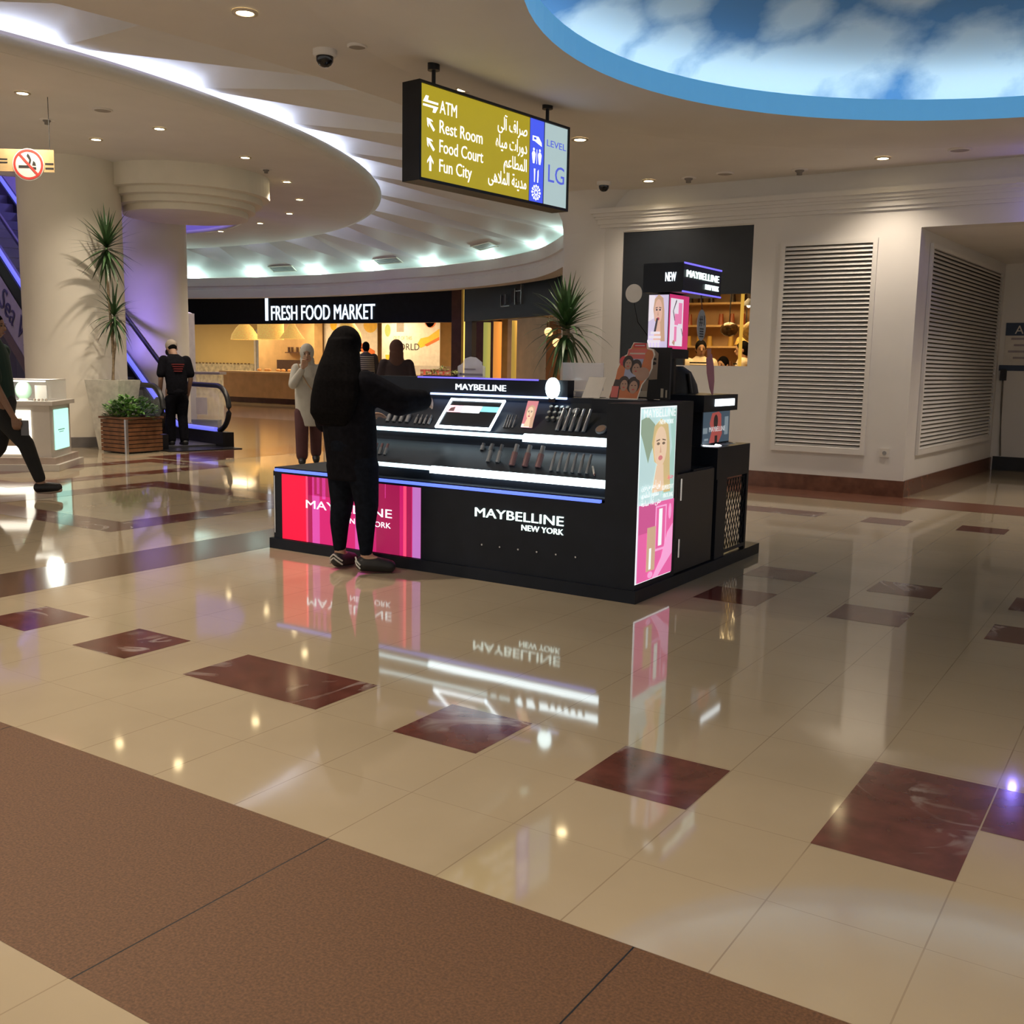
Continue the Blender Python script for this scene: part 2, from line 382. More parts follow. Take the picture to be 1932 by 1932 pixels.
for k in range(-1, 12):                                 # small uplights in the outer end of each fold
    d = K0-pit*k; x, y = op(d, .12)
    u = thing('cove_uplight', 'small pale green uplight at the outer end of a ceiling fold', 'light', (x, y, 3.54), 'uplights at the ends of the ceiling folds')
    MB().m(black_matt).cone((x, y, 3.54), (x, y, 3.585), .04, .05, 12).build('housing', u)
    MB().m(emat('led_mint', (.70, 1.0, .95), 6)).cone((x, y, 3.586), (x, y, 3.592), .045, .045, 12).build('lens', u)
    lamp('uplight_bulb', 'POINT', (x, y, 3.64), 17, (.68, 1.0, .93), .03, parent=u)
st_ = MB().m(emat('led_mint_strip', (.66, 1.0, .93), 1.4)); vs = []
for d in range(28, 237, 2):
    for dr, z in ((.08, 3.60), (.16, 3.60), (.16, 3.606), (.08, 3.606)): x, y = op(d, dr); vs.append((x, y, z))
st_.add(vs, [(4*i+j, 4*i+(j+1) % 4, 4*i+4+(j+1) % 4, 4*i+4+j) for i in range(104) for j in range(4)], False)
tag(st_.build('cove_light', org=(op(90)[0], op(90)[1], 3.60)), 'pale green strip light hidden behind the lip of the curved ceiling beam', 'light')
# vents at the lower end of three folds
for d, du in ((87.2, .22), (69.5, .22), (52.5, .22)):
    a, b = prow(du, d+1.2, 0), prow(du, d-2.6, 0); c = prow(du+.12, d, 0); e = (b-a).normalized(); nn = e.cross(c-a).normalized()
    if nn.z > 0: nn = -nn
    Mv = frame(a+nn*.01, e, nn); L_ = (b-a).length; vt = thing('air_vent', {87.2: 'slatted air vent on the pleated ceiling above the lit white shop lettering', 69.5: 'slatted air vent on the pleated ceiling right of the round lowered ceiling', 52.5: 'slatted air vent on the pleated ceiling nearest the rounded column'}[d], 'vent', a)
    fr_ = MB().m(cream_paint); s_ = MB().m(mat('vent_grey', (.5, .52, .5), .5))
    h = .26
    for r_ in (rect(0, -h, L_, -h+.03), rect(0, -.03, L_, 0), rect(0, -h, .03, 0), rect(L_-.03, -h, L_, 0)): fr_.prism(r_, .02, Mv)
    for i in range(5): s_.prism(rect(.03, -h+.05+i*.04, L_-.03, -h+.07+i*.04), .015, Mv)
    fr_.build('frame', vt); s_.build('slats', vt)
# shaft walls above the escalator opening
sh = MB().m(lilac_paint).lathe([(RW, ZD-.02), (RW, 7.6), (0.01, 7.6)], (WELL[0], WELL[1], 0), 64); struct(sh.build('shaft_wall'))
rim = MB().m(ceil_paint).lathe([(RW-.06, ZD+.02), (RW-.06, ZD-.05), (RW+.08, ZD-.05), (RW+.08, ZD)], (WELL[0], WELL[1], 0), 64); struct(rim.build('trim_1'))

# ---- painted sky dome in the right hand ceiling
blue_rim = mat('blue_rim_added_glow', (.20, .50, .85), .4, emi=(.09, .34, .62), est=.55, var=.03)  # glow added to the rim colour; the cove alone leaves it dull
dr_ = MB().m(ceil_paint).lathe([(4.55, 3.601), (4.3, 3.575), (4.0, 3.535), (3.6, 3.52), (3.3, 3.535), (RS, 3.56)], (SKY.x, SKY.y, 0), 96)
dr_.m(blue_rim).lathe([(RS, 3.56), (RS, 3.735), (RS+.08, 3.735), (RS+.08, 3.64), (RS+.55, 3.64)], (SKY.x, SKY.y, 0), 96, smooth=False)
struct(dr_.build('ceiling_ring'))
CLOUDS = [(-2.55, 2.45, .85), (-3.05, 2.0, .75), (-2.0, 2.6, .8), (-3.5, .8, .75), (-3.35, 1.35, .7), (-1.05, 3.3, .9), (-.3, 3.5, .9), (-2.3, 1.85, .5), (-1.4, 2.1, .5), (-2.9, .9, .5), (.9, 1.2, .8), (1.8, 2.6, 1.0), (-.6, -.6, .8), (1.6, -1.4, 1.1), (-2.6, -1.6, 1.0), (2.9, .4, .9), (-1.0, 1.0, .45)]
skm = bpy.data.materials.new('painted_sky'); skm.use_nodes = True; nt = skm.node_tree; b = nt.nodes['Principled BSDF']; L = nt.links.new
tc = nt.nodes.new('ShaderNodeTexCoord')
ns = nt.nodes.new('ShaderNodeTexNoise'); ns.inputs['Scale'].default_value = 1.5; ns.inputs['Detail'].default_value = 5; ns.inputs['Roughness'].default_value = .55; L(tc.outputs['Object'], ns.inputs['Vector'])
flat = nt.nodes.new('ShaderNodeVectorMath'); flat.operation = 'MULTIPLY'; flat.inputs[1].default_value = (1, 1, 0); L(tc.outputs['Object'], flat.inputs[0])
acc = None                                              # painted cloud banks: soft blobs broken up by noise
for cx, cy, rr in CLOUDS:
    dv = nt.nodes.new('ShaderNodeVectorMath'); dv.operation = 'DISTANCE'; dv.inputs[1].default_value = (cx, cy, 0); L(flat.outputs[0], dv.inputs[0])
    mr = nt.nodes.new('ShaderNodeMapRange'); mr.inputs['From Min'].default_value = rr; mr.inputs['From Max'].default_value = 0; L(dv.outputs['Value'], mr.inputs['Value'])
    if acc is None: acc = mr.outputs[0]
    else:
        mx = nt.nodes.new('ShaderNodeMath'); mx.operation = 'MAXIMUM'; L(acc, mx.inputs[0]); L(mr.outputs[0], mx.inputs[1]); acc = mx.outputs[0]
ad = nt.nodes.new('ShaderNodeMath'); ad.operation = 'MULTIPLY_ADD'; ad.inputs[1].default_value = .75; L(acc, ad.inputs[0]); L(ns.outputs['Fac'], ad.inputs[2])
rp = nt.nodes.new('ShaderNodeValToRGB'); e = rp.color_ramp.elements; e[0].position = .66; e[0].color = (.075, .19, .32, 1); e[1].position = .97; e[1].color = (.55, .58, .55, 1)
L(ad.outputs[0], rp.inputs['Fac']); L(rp.outputs['Color'], b.inputs['Base Color']); b.inputs['Roughness'].default_value = .8
dm = MB().m(skm).lathe([(RS+.55, 3.64), (RS+.54, 3.8), (RS+.40, 4.0), (2.8, 4.32), (2.0, 4.52), (1.0, 4.62), (.01, 4.65)], (SKY.x, SKY.y, 0), 96)
struct(dm.build('ceiling_dome', org=(SKY.x, SKY.y, 0)))
dc = MB().m(emat('led_sky', (.78, .93, 1.0), 8)).lathe([(RS+.25, 3.66), (RS+.30, 3.69), (RS+.35, 3.66)], (SKY.x, SKY.y, 0), 96)
tag(dc.build('cove_light', org=(SKY.x, SKY.y, 3.66)), 'cool strip light hidden behind the blue rim of the painted sky ceiling', 'light')

# ---- columns and drum
def column(name, c, r, z1, plinth=.16):
    m_ = MB().m(cream_paint).cone((c[0], c[1], 0), (c[0], c[1], z1), r, r, 64, cap=False)
    m_.m(mat('plinth_grey', (.16, .15, .15), .3)).cone((c[0], c[1], 0), (c[0], c[1], plinth), r+.015, r+.015, 64)
    return struct(m_.build(name))
column('column', (-14.91, 10.14), .76, ZD); column('column', (-16.65, 13.06), .60, 7.5)
dm_ = MB().m(cream_paint).lathe([(1.36, ZD), (1.36, 4.06), (1.24, 4.05), (1.24, 3.95), (1.12, 3.94), (1.12, 3.84), (1.0, 3.83), (1.0, 3.73), (.9, 3.72), (0.01, 3.72)], (-14.18, 11.80, 0), 72, smooth=False)
struct(dm_.build('ceiling_drum'))
rc = MB().m(white_paint).cone((-6.6, 12.5, 0), (-6.6, 12.5, 3.1), .6, .6, 48, cap=False).lathe([(.6, 3.1), (.62, 3.3), (.70, 3.48), (.80, 3.6)], (-6.6, 12.5, 0), 48)
struct(rc.build('column'))

# ---- right hand wall with the shop window, cornice, alcove
YW = 11.95
wr = MB().m(white_paint)
wr.box(-6.55, -4.38, YW, YW+.25, 0, 1.43).box(-6.55, -4.38, YW, YW+.25, 3.10, 3.6).box(-6.55, -6.10, YW, YW+.25, 1.43, 3.10).box(-4.38, -2.5, YW, YW+.25, 0, 3.6)
struct(wr.build('wall_right'))
wl = MB().m(white_paint)                                # lintel over the alcove, alcove walls and ceiling
wl.box(-2.5, 6, YW, YW+.25, 2.95, 3.6); struct(wl.build('wall_lintel'))
A, B = Vector((-2.5, YW+.25, 0)), Vector((-2.24, 16.4, 0))
ws = MB().m(white_paint).add([A, B, B+Vector((-.2, 0, 0)), A+Vector((-.2, 0, 0)), A+Vector((0, 0, 3.0)), B+Vector((0, 0, 3.0)), B+Vector((-.2, 0, 3.0)), A+Vector((-.2, 0, 3.0))], [(0, 1, 5, 4), (1, 2, 6, 5), (2, 3, 7, 6), (3, 0, 4, 7), (4, 5, 6, 7)], False)
struct(ws.build('wall_side'))
struct(MB().m(white_paint).box(-2.4, 6, 16.4, 16.6, 0, 3.0).box(.8, 1.0, YW+.25, 16.4, 0, 3.0).build('wall_alcove'))  # right hand box: unseen wall added to block world light
struct(MB().m(ceil_paint).box(-2.5, 6, YW+.25, 16.6, 2.95, 3.0).build('ceiling_alcove'))
cn = MB().m(white_paint)
for y0, z0, z1 in ((.03, 3.15, 3.19), (.055, 3.19, 3.25), (.075, 3.25, 3.28), (.10, 3.28, 3.32), (.13, 3.32, 3.38)): cn.box(-6.42-(y0-.03), 6, YW-y0, YW-.0015, z0, z1)
struct(cn.build('trim_2'))
bb = MB().m(M_base).box(-6.5, -2.485, YW-.02, YW-.0015, 0, .185); struct(bb.build('baseboard_right'))
d = (B-A).normalized(); nrm = Vector((d.y, -d.x, 0)); Ms = frame(A+nrm*.0015, d, nrm); LS = (B-A).length
struct(MB().m(M_base).prism(rect(-.25, 0, LS, .185), .018, Ms).build('baseboard_side'))
struct(MB().m(black_matt).box(-2.2, 6, 16.375, 16.398, 0, .2).build('baseboard_alcove'))
# ---- outer walls: fresh food frontage line, violet wall, dark shop beyond
wf = MB().m(lilac_paint).box(-36, -27.6, 22, 22.2, 0, 3.6); struct(wf.build('wall_back'))
struct(MB().m(lilac_paint).box(-36.2, -36, -8, 22.2, 0, 8).build('wall_left'))
# ================================================================ WALL THINGS ON THE RIGHT
def louvre(name, org, u, nrm_, w, h, label, nsl):
    M = frame(org, u, nrm_); t = thing(name, label, 'louvre', org)
    f = MB().m(white_paint)
    for r_ in (rect(0, 0, w, .06), rect(0, h-.05, w, h), rect(0, .06, .05, h-.05), rect(w-.05, .06, w, h-.05)): f.prism(r_, .035, M)
    f.build('frame', t)
    s = MB().m(white_paint); p = (h-.11)/nsl
    for i in range(nsl):
        y = .06+i*p; s.add([M @ Vector(v) for v in ((.05, y+p*.74, .006), (w-.05, y+p*.74, .006), (w-.05, y+p*.1, .034), (.05, y+p*.1, .034), (.05, y+p*.0, .026), (w-.05, y+p*.0, .026))], [(0, 3, 2, 1), (3, 4, 5, 2)], False)
    s.build('slats', t)
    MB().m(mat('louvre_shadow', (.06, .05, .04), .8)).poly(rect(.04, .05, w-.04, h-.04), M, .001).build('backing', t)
    return t
louvre('louvre_panel', (-4.03, YW-.002, .45), (1, 0, 0), (0, -1, 0), 1.09, 2.41, 'large white slatted louvre panel on the wall facing the hall, left of the corner', 48)
louvre('louvre_panel', A+d*.20+nrm*.003+Vector((0, 0, .45)), d, nrm, 3.75, 2.38, 'white slatted louvre panel on the side wall leading to the alcove', 48)
so = thing('wall_socket', 'small white power socket low on the wall beside the corner', 'socket', (-2.72, YW-.001, .49))
MB().m(paper).box(-2.77, -2.67, YW-.014, YW-.001, .44, .54).build('plate', so)
MB().m(mat('socket_grey', (.3, .3, .3), .5)).cone((-2.72, YW-.014, .49), (-2.72, YW-.02, .49), .024, .022, 16).build('outlet', so)
at_ = thing('wall_notice', 'white notice with dark ATM heading on the alcove wall', 'notice', (-2.0, 16.39, 1.55))
navy = mat('navy_print', (.03, .05, .10), .5); NM = frame((-2.17, 16.397, 1.50), (1, 0, 0), (0, -1, 0))
MB().m(paper).prism(rect(0, 0, .95, .62), .006, NM).build('board', at_)
hd = MB().m(navy).prism(rect(0, .44, .95, .62), .008, NM).prism(rect(-.05, -.06, .95, .02), .009, NM); hd.build('heading_band', at_)
text('heading_text', 'ATM', frame((-2.05, 16.388, 1.965), (1, 0, 0), (0, -1, 0)), .17, paper, at_, ext=.001)
tl = MB().m(mat('faint_text', (.35, .30, .32), .6))
for i, (x, w_) in enumerate(((.08, .55), (.12, .2), (.05, .4), (.12, .3))): tl.prism(rect(x, .38-i*.09, x+w_, .41-i*.09), .007, NM)
tl.build('text_lines', at_)
ih = thing('wall_intercom', 'small black handset box with hanging cord at the alcove corner', 'intercom', (-2.13, 16.38, 1.42))
MB().m(black_matt).box(-2.19, -2.11, 16.33, 16.397, 1.30, 1.46).build('box', ih)
MB().m(mat('grey_cord', (.16, .14, .12), .6)).tube([(-2.15, 16.36, 1.30), (-2.14, 16.37, .9), (-2.12, 16.37, .45), (-2.10, 16.365, .21)], .012).build('cord', ih)
# violet accent lamp out at the right over the alcove
vl = thing('accent_lamp', 'violet accent lamp under the cornice at the far right', 'lamp', (-1.12, YW-.06, 3.08))
MB().m(black_matt).box(-1.16, -1.04, YW-.09, YW-.0015, 3.06, 3.12).build('housing', vl)
MB().m(led_violet).box(-1.15, -1.05, YW-.085, YW-.02, 3.048, 3.06).build('lens', vl)
lamp('violet_bulb', 'POINT', (-1.12, YW-.13, 3.03), 5, (.25, .2, 1), .04, parent=vl)

# ================================================================ CEILING FITTINGS
warm = (1.0, .85, .68)
lensw = emat('lens_warm', (1.0, .78, .42), 32)
def downlight(x, y, z, power, label, group, r=.055, spot=125):
    t = thing('downlight', label, 'downlight', (x, y, z), group)
    MB().m(mat('lamp_ring', (.6, .52, .4), .4)).lathe([(r*1.5, z-.002), (r*1.5, z-.012), (r*1.05, z-.014), (r*1.0, z-.004)], (x, y, 0), 24).build('trim_ring', t)
    MB().m(lensw).cone((x, y, z-.010), (x, y, z-.004), r, r, 20).build('lens', t)
    if power: lamp('downlight_bulb', 'SPOT', (x, y, z-.02), power*1.7, warm, .05, spot=spot, blend=.9, parent=t)
for x, y, p, l in ((-5.23, 4.86, 150, 'bright round downlight left of the black dome camera'), (-5.07, 7.04, 130, 'round downlight seen just above the hanging direction sign'), (-5.15, 9.10, 130, 'round downlight right of the hanging direction sign'),
                   (-2.81, 11.36, 75, 'round downlight washing the wall above the large louvre panel'), (-5.53, 11.45, 50, 'round downlight near the cornice above the dark shop front')):
    downlight(x, y, ZC, p, l, None)
for x, y in ((-5.2, 2.7), (-5.2, .5), (-2.6, 1.6), (.6, 1.4), (3.2, 3.2), (3.2, 8.4), (-.2, 11.3), (-3.0, -1.2), (1.2, -1.2)):
    downlight(x, y, ZC, 150, 'round downlight in the ceiling outside the view', 'downlights outside the view')
DL = [(-11.60, 9.25), (-12.96, 9.26), (-11.50, 7.27), (-12.05, 11.15), (-13.0, 12.95), (-14.18, 14.45), (-15.7, 15.7), (-17.4, 16.5), (-19.35, 17.1), (-10.9, 5.2)]
DLl = ['round downlight with a warm flare in the lowered ceiling above the tall plant', 'small cool downlight left of the flared one above the column', 'narrow downlight near the left edge of the lowered ceiling', 'downlight in the lowered ceiling in front of the stepped drum',
       'downlight in the lowered ceiling at the right end of the stepped drum', 'warm downlight just right of the stepped drum', 'second warm downlight right of the stepped drum', 'third downlight right of the stepped drum', 'farthest downlight near the round opening', 'downlight in the lowered ceiling near the frame edge']
for (x, y), l in zip(DL, DLl): downlight(x, y, ZD, 145, l, None, .06)
for x, y in ((-15.0, 5.5), (-18, 3.5), (-20.5, 6.5)): downlight(x, y, ZD, 220, 'round downlight in the lowered ceiling outside the view', 'downlights outside the view')
downlight(-.9, 13.2, 2.95, 40, 'warm downlight in the alcove ceiling at the right', None)
def dome_camera(x, y, z, label):
    t = thing('dome_camera', label, 'camera', (x, y, z))
    MB().m(white_paint).lathe([(.085, z), (.085, z-.03), (.075, z-.045), (.01, z-.046)], (x, y, 0), 28).build('base', t)
    MB().m(mat('smoked_dome', (.01, .01, .012), .08)).lathe([(.062, z-.045), (.06, z-.075), (.045, z-.10), (.025, z-.113), (.003, z-.117)], (x, y, 0), 28).build('dome', t)
dome_camera(-5.35, 5.72, ZC, 'black dome camera on the ceiling left of the hanging sign')
dome_camera(-6.05, 11.30, ZC, 'white dome camera on the ceiling by the rounded column')
def speaker(x, y, z, label, r=.11):
    t = thing('ceiling_speaker', label, 'speaker', (x, y, z))
    MB().m(ceil_paint).lathe([(r, z), (r, z-.012), (r*.9, z-.02), (r*.8, z-.012)], (x, y, 0), 28).build('rim', t)
    MB().m(mat('grille_taupe', (.36, .32, .28), .7)).cone((x, y, z-.013), (x, y, z-.01), r*.82, r*.82, 28).build('grille', t)
speaker(-5.07, 5.75, ZC, 'flat round ceiling disc right of the dome camera', .07)
speaker(-2.05, 11.28, ZC, 'flat round ceiling speaker above the corner on the right', .11)
speaker(-4.56, 11.42, ZC, 'flat round ceiling speaker above the dark shop front', .10)
speaker(-11.38, 8.24, ZD, 'round ceiling speaker in the lowered ceiling above the column', .12)
speaker(-14.5, 13.7, ZD, 'dark round ceiling speaker by the warm downlights beyond the drum', .12)
for x, y, z, l in ((-12.5, 8.22, ZD, 'small sprinkler hanging from the lowered ceiling at the left'), (-5.04, 11.50, ZC, 'small dark smoke detector beside the downlight over the shop front'), (-3.76, 11.60, ZC, 'small dark smoke detector above the large louvre panel'), (-12.5, 12.0, ZD, 'small detector in the lowered ceiling beside the drum')):
    t = thing('smoke_detector', l, 'detector', (x, y, z))
    MB().m(mat('det_grey', (.22, .2, .18), .5)).lathe([(.05, z), (.05, z-.02), (.03, z-.035), (.03, z-.06), (.002, z-.06)], (x, y, 0), 20).build('body', t)
    MB().m(ceil_paint).lathe([(.09, z), (.09, z-.008), (.05, z-.01)], (x, y, 0), 20).build('plate', t)

# ================================================================ HANGING DIRECTION SIGN
Z0 = 2.70; SU = Vector((.104, .9946, 0)).normalized(); SN = Vector((SU.y, -SU.x, 0)); Wd, Hd = 1.82, .69
SM = frame((-4.72, 6.0, Z0), SU, SN)
sg = thing('hanging_sign', 'lit yellow and blue direction sign hanging from the ceiling', 'sign', SM @ Vector((Wd/2, 0, -.06)))
cs = MB().m(black_metal).prism(rect(0, 0, Wd, Hd), -.16, SM)
for r_ in (rect(0, 0, Wd, .022), rect(0, Hd-.018, Wd, Hd), rect(0, .022, .02, Hd-.018), rect(Wd-.02, .022, Wd, Hd-.018)): cs.prism(r_, .012, SM)
cs.build('case', sg)
e_gold = emat('sign_gold', (.36, .28, .012), 1.0); e_blue = emat('sign_blue', (.06, .10, .80), 1.0); e_pale = emat('sign_pale', (.42, .55, .56), .9); e_wht = emat('sign_white', (1, 1, 1), 1.3); e_ink = emat('sign_ink', (.10, .14, .75), .8)
MB().m(e_gold).poly(rect(.02, .02, 1.285, Hd-.02), SM, .001).build('gold_panel', sg)
MB().m(e_blue).poly(rect(1.29, .02, 1.475, Hd-.02), SM, .001).build('blue_strip', sg)
MB().m(e_pale).poly(rect(1.485, .02, Wd-.02, Hd-.02), SM, .001).build('level_panel', sg)
def SF(x, y, o=.0015): return SM @ Matrix.Translation((x, y, o))
for i, (s_, ar, we, wa) in enumerate((('ATM', '\uFEF0\uFEDF\uFE81 \uFED1\uFE8D\uFEAE\uFEBB', .185, .37), ('Rest Room', '\uFEE9\uFE8E\uFEF4\uFEE3 \uFE95\uFE8D\uFEAD\uFEED\uFEA9', .48, .39), ('Food Court', '\uFEE2\uFECB\uFE8E\uFEC4\uFEE4\uFEDF\uFE8D', .49, .29), ('Fun City', '\uFEF0\uFEEB\uFEFC\uFEE4\uFEDF\uFE8D \uFE94\uFEE8\uFEF3\uFEAA\uFEE3', .36, .475))):
    text('english_text', s_, SF(.22, .50-.137*i), .13, e_wht, sg, ext=.001, width=we)
    text('arabic_text', ar, SF(1.25, .515-.137*i), .135, e_wht, sg, ext=.001, align='RIGHT', width=wa)
def arrow(cx, cy, ang, s=.055):
    R = SF(cx, cy) @ Matrix.Rotation(ang, 4, 'Z')
    return [(R, [(-.011, -s), (.011, -s), (.011, s*.6), (-.011, s*.6)]), (R, [(-.6*s, s*.25), (0, s), (0, s*.62), (-.6*s, -.1*s)]), (R, [(.6*s, s*.25), (.6*s, -.1*s), (0, s*.62), (0, s)])]
ar = MB().m(e_wht)
for cx, cy, a in ((.125, .405, .78), (.125, .268, .78), (.125, .135, 0)):
    for R, p in arrow(cx, cy, a): ar.poly(p, R, 0)
R = SF(.125, .545); ar.poly([(-.08, .005), (.08, .005), (.08, .02), (-.03, .02), (-.02, .05), (-.05, .05)], R, 0).poly([(.08, -.01), (-.08, -.01), (-.08, -.025), (.03, -.025), (.02, -.055), (.05, -.055)], R, 0)
ar.build('arrows', sg)
ic = MB().m(e_wht); cx = 1.382
ic.poly([(cx-.06, .54), (cx+.02, .54), (cx+.06, .50), (cx+.065, .47), (cx+.0, .49), (cx-.03, .50), (cx-.06, .50)], SM, .002)
ic.m(e_blue).poly(rect(cx-.045, .512, cx-.01, .53), SM, .003); ic.m(e_wht)
for sx_ in (-.04, .04):
    ic.poly(ell(cx+sx_, .435, .012, .012, 12), SM, .002).poly([(cx+sx_-.025, .40), (cx+sx_-.012, .42), (cx+sx_+.012, .42), (cx+sx_+.025, .40), (cx+sx_+.018, .36), (cx+sx_+.01, .325), (cx+sx_-.01, .325), (cx+sx_-.018, .36)], SM, .002)
ic.poly(rect(cx-.003, .325, cx+.003, .44), SM, .002)
ic.poly([(cx-.035, .285), (cx-.015, .285), (cx-.018, .24), (cx-.02, .18), (cx-.03, .18), (cx-.032, .24)], SM, .002).poly([(cx+.012, .18), (cx+.024, .18), (cx+.03, .24), (cx+.028, .285), (cx+.014, .27)], SM, .002)
for k in range(12):
    a = k*pi/6; Rr = SF(cx, .10) @ Matrix.Rotation(a, 4, 'Z'); ic.poly(rect(-.003, .012, .003, .055), Rr, 0).poly(ell(0, .052, .011, .011, 8), Rr, 0)
ic.build('pictograms', sg)
text('level_text', 'LEVEL', SF(1.515, .49), .075, e_ink, sg, ext=.001, width=.265)
text('level_code', 'LG', SF(1.54, .21), .20, e_ink, sg, ext=.001, width=.225)
for x in (.24, Wd-.2):
    P_ = SM @ Vector((x, Hd, -.08)); X_, Y_ = P_.x, P_.y
    MB().m(black_metal).cone((X_, Y_, P_.z), (X_, Y_, ZC), .015, .015, 12).cone((X_, Y_, ZC-.09), (X_, Y_, ZC-.005), .045, .045, 16).cone((X_, Y_, ZC-.006), (X_, Y_, ZC), .07, .07, 20).build('hanger', sg)
# no smoking sign on two wires
ns_ = thing('no_smoking_sign', 'clear hanging no smoking sign with a red ring on two wires', 'sign', (-11.6, 7.35, 3.5))
pv = Vector((-7.55, 5.03, 0))-Vector((-8.05, 4.68, 0)); pv.normalize(); pn = Vector((pv.y, -pv.x, 0)); PM = frame((-12.13, 7.05, 3.55), pv, pn) @ Matrix.Scale(1.5, 4)
MB().m(mat('amber_acrylic', (.75, .55, .28), .15, alpha=.75)).prism(rect(0, 0, .60, .17), .006, PM).build('panel', ns_)
MB().m(paper).prism(ell(.40, .055, .122, .122, 40), .008, PM).build('sticker', ns_)
redp = mat('print_red', (.55, .05, .04), .5); inkp = mat('print_black', (.03, .03, .03), .5)
rg = MB().m(redp)
for k in range(40):
    a, b = 2*pi*k/40, 2*pi*(k+1)/40; rg.poly([(.40+.115*cos(a), .055+.115*sin(a)), (.40+.115*cos(b), .055+.115*sin(b)), (.40+.098*cos(b), .055+.098*sin(b)), (.40+.098*cos(a), .055+.098*sin(a))], PM, .009)
rg.poly([(.32, .135), (.335, .145), (.485, -.025), (.47, -.035)], PM, .0095).build('red_ring', ns_)
cg = MB().m(inkp).poly(rect(.325, .03, .41, .048), PM, .0092).poly(rect(.42, .02, .46, .036), PM, .0092)
cg.poly([(.40, .06), (.41, .09), (.39, .12), (.40, .14), (.415, .12), (.425, .09), (.415, .06)], PM, .0092).poly([(.43, .05), (.44, .085), (.455, .07), (.46, .05)], PM, .0092); cg.build('cigarette', ns_)
tx = MB().m(inkp)
for i in range(2): tx.poly(rect(.05, .06+i*.025, .24, .072+i*.025), PM, .0066).poly(rect(.53, .02+i*.035, .595, .035+i*.035), PM, .0066)
tx.build('small_print', ns_)
for x in (.06, .57): p = PM @ Vector((x, .17, .003)); MB().m(inkp).cone(p, (p.x, p.y, ZD), .004, .004, 6).build('wire', ns_)
# ================================================================ COSMETICS KIOSK
XL, XR, YF, YB = -5.65, -2.60, 5.40, 7.55
ki = thing('cosmetics_kiosk', 'black cosmetics kiosk with lit shelves and a red screen on its front', 'kiosk', (-4.1, 6.4, 0))
MB().m(black_lam).box(XL, XR, YF, YB, 0, .078).build('plinth', ki)
bd = MB().m(black_lam)
bd.box(-5.62, -2.83, YF+.02, 6.12, .078, .585)                       # long front counter
bd.box(-5.62, -2.83, YF+.035, 6.12, .60, .612)
bd.box(-3.25, -2.66, 5.99, 6.30, .078, 1.185)                        # block behind the corner tower
bd.box(-3.25, -2.64, 6.30, 6.64, .078, .735)
bd.box(-5.62, -5.0, 6.12, 7.45, .078, .60).box(-5.0, -3.2, 6.95, 7.45, .078, .70)
bd.build('counter', ki)
tw = MB().m(black_lam).box(-2.83, -2.615, YF+.015, 5.985, .078, 1.185); tw.build('corner_tower', ki)
MB().m(led_blue).box(-5.60, -2.86, YF+.012, YF+.035, .583, .602).build('blue_light_strip', ki)
# stepped display: sections in (y, z), run along x
def run(sec, x0, x1, mt, name, par=ki):
    n_ = len(sec); m_ = MB().m(mt)
    m_.add([(x0, y, z) for y, z in sec]+[(x1, y, z) for y, z in sec], [tuple(range(n_)), tuple(range(2*n_-1, n_-1, -1))]+[(i, n_+i, n_+(i+1) % n_, (i+1) % n_) for i in range(n_)], False)
    return m_.build(name, par)
XD0, XD1 = -5.12, -2.84
run([(5.53, .612), (5.53, .705), (5.79, .845), (5.80, .945), (6.06, 1.15), (6.06, 1.185), (6.12, 1.185), (6.12, .612)], XD0, XD1, mat('display_deck', (.010, .015, .026), .4, var=.15, spec=.25), 'display_steps')
LED = emat('shelf_led', (.78, .95, 1.0), 4.5)
run([(5.505, .662), (5.505, .702), (5.53, .710), (5.53, .662)], -4.22, -2.865, LED, 'lower_light_bar')
run([(5.508, .680), (5.508, .698), (5.53, .706), (5.53, .680)], XD0+.02, -4.23, emat('shelf_led_dim', (.70, .95, 1.0), 2.2), 'lower_light_bar')
run([(5.778, .908), (5.778, .924), (5.80, .934), (5.80, .908)], XD0+.02, -3.66, emat('shelf_led_dim', (.70, .95, 1.0), 2.2), 'upper_light_bar')
run([(5.775, .892), (5.775, .932), (5.80, .945), (5.80, .892)], -3.65, -2.97, LED, 'upper_light_bar')
hb = MB().m(black_lam).box(XD0, -3.47, 6.05, 6.14, 1.185, 1.30)
hb.build('header_panel', ki)
MB().m(led_violet).box(-4.75, -3.70, 6.044, 6.052, 1.292, 1.303).build('header_light_top', ki)
MB().m(emat('led_ice', (.45, .6, 1.0), 2.2)).box(-4.62, -3.47, 6.03, 6.05, 1.172, 1.186).build('header_light_bottom', ki)
FM = lambda x, y, z: frame((x, y, z), (1, 0, 0), (0, -1, 0))
RM = lambda x, y, z: frame((x, y, z), (0, 1, 0), (1, 0, 0))
text('header_text', 'MAYBELLINE', FM(-4.40, 6.049, 1.213), .062, text_white, ki, width=.435)
t_glow = emat('text_glow', (.80, 1.0, .93), 1.5)
text('front_text', 'MAYBELLINE', FM(-3.775, YF+.018, .418), .085, t_glow, ki, width=.665)
text('front_text', 'NEW YORK', FM(-3.415, YF+.018, .362), .052, t_glow, ki, width=.305)
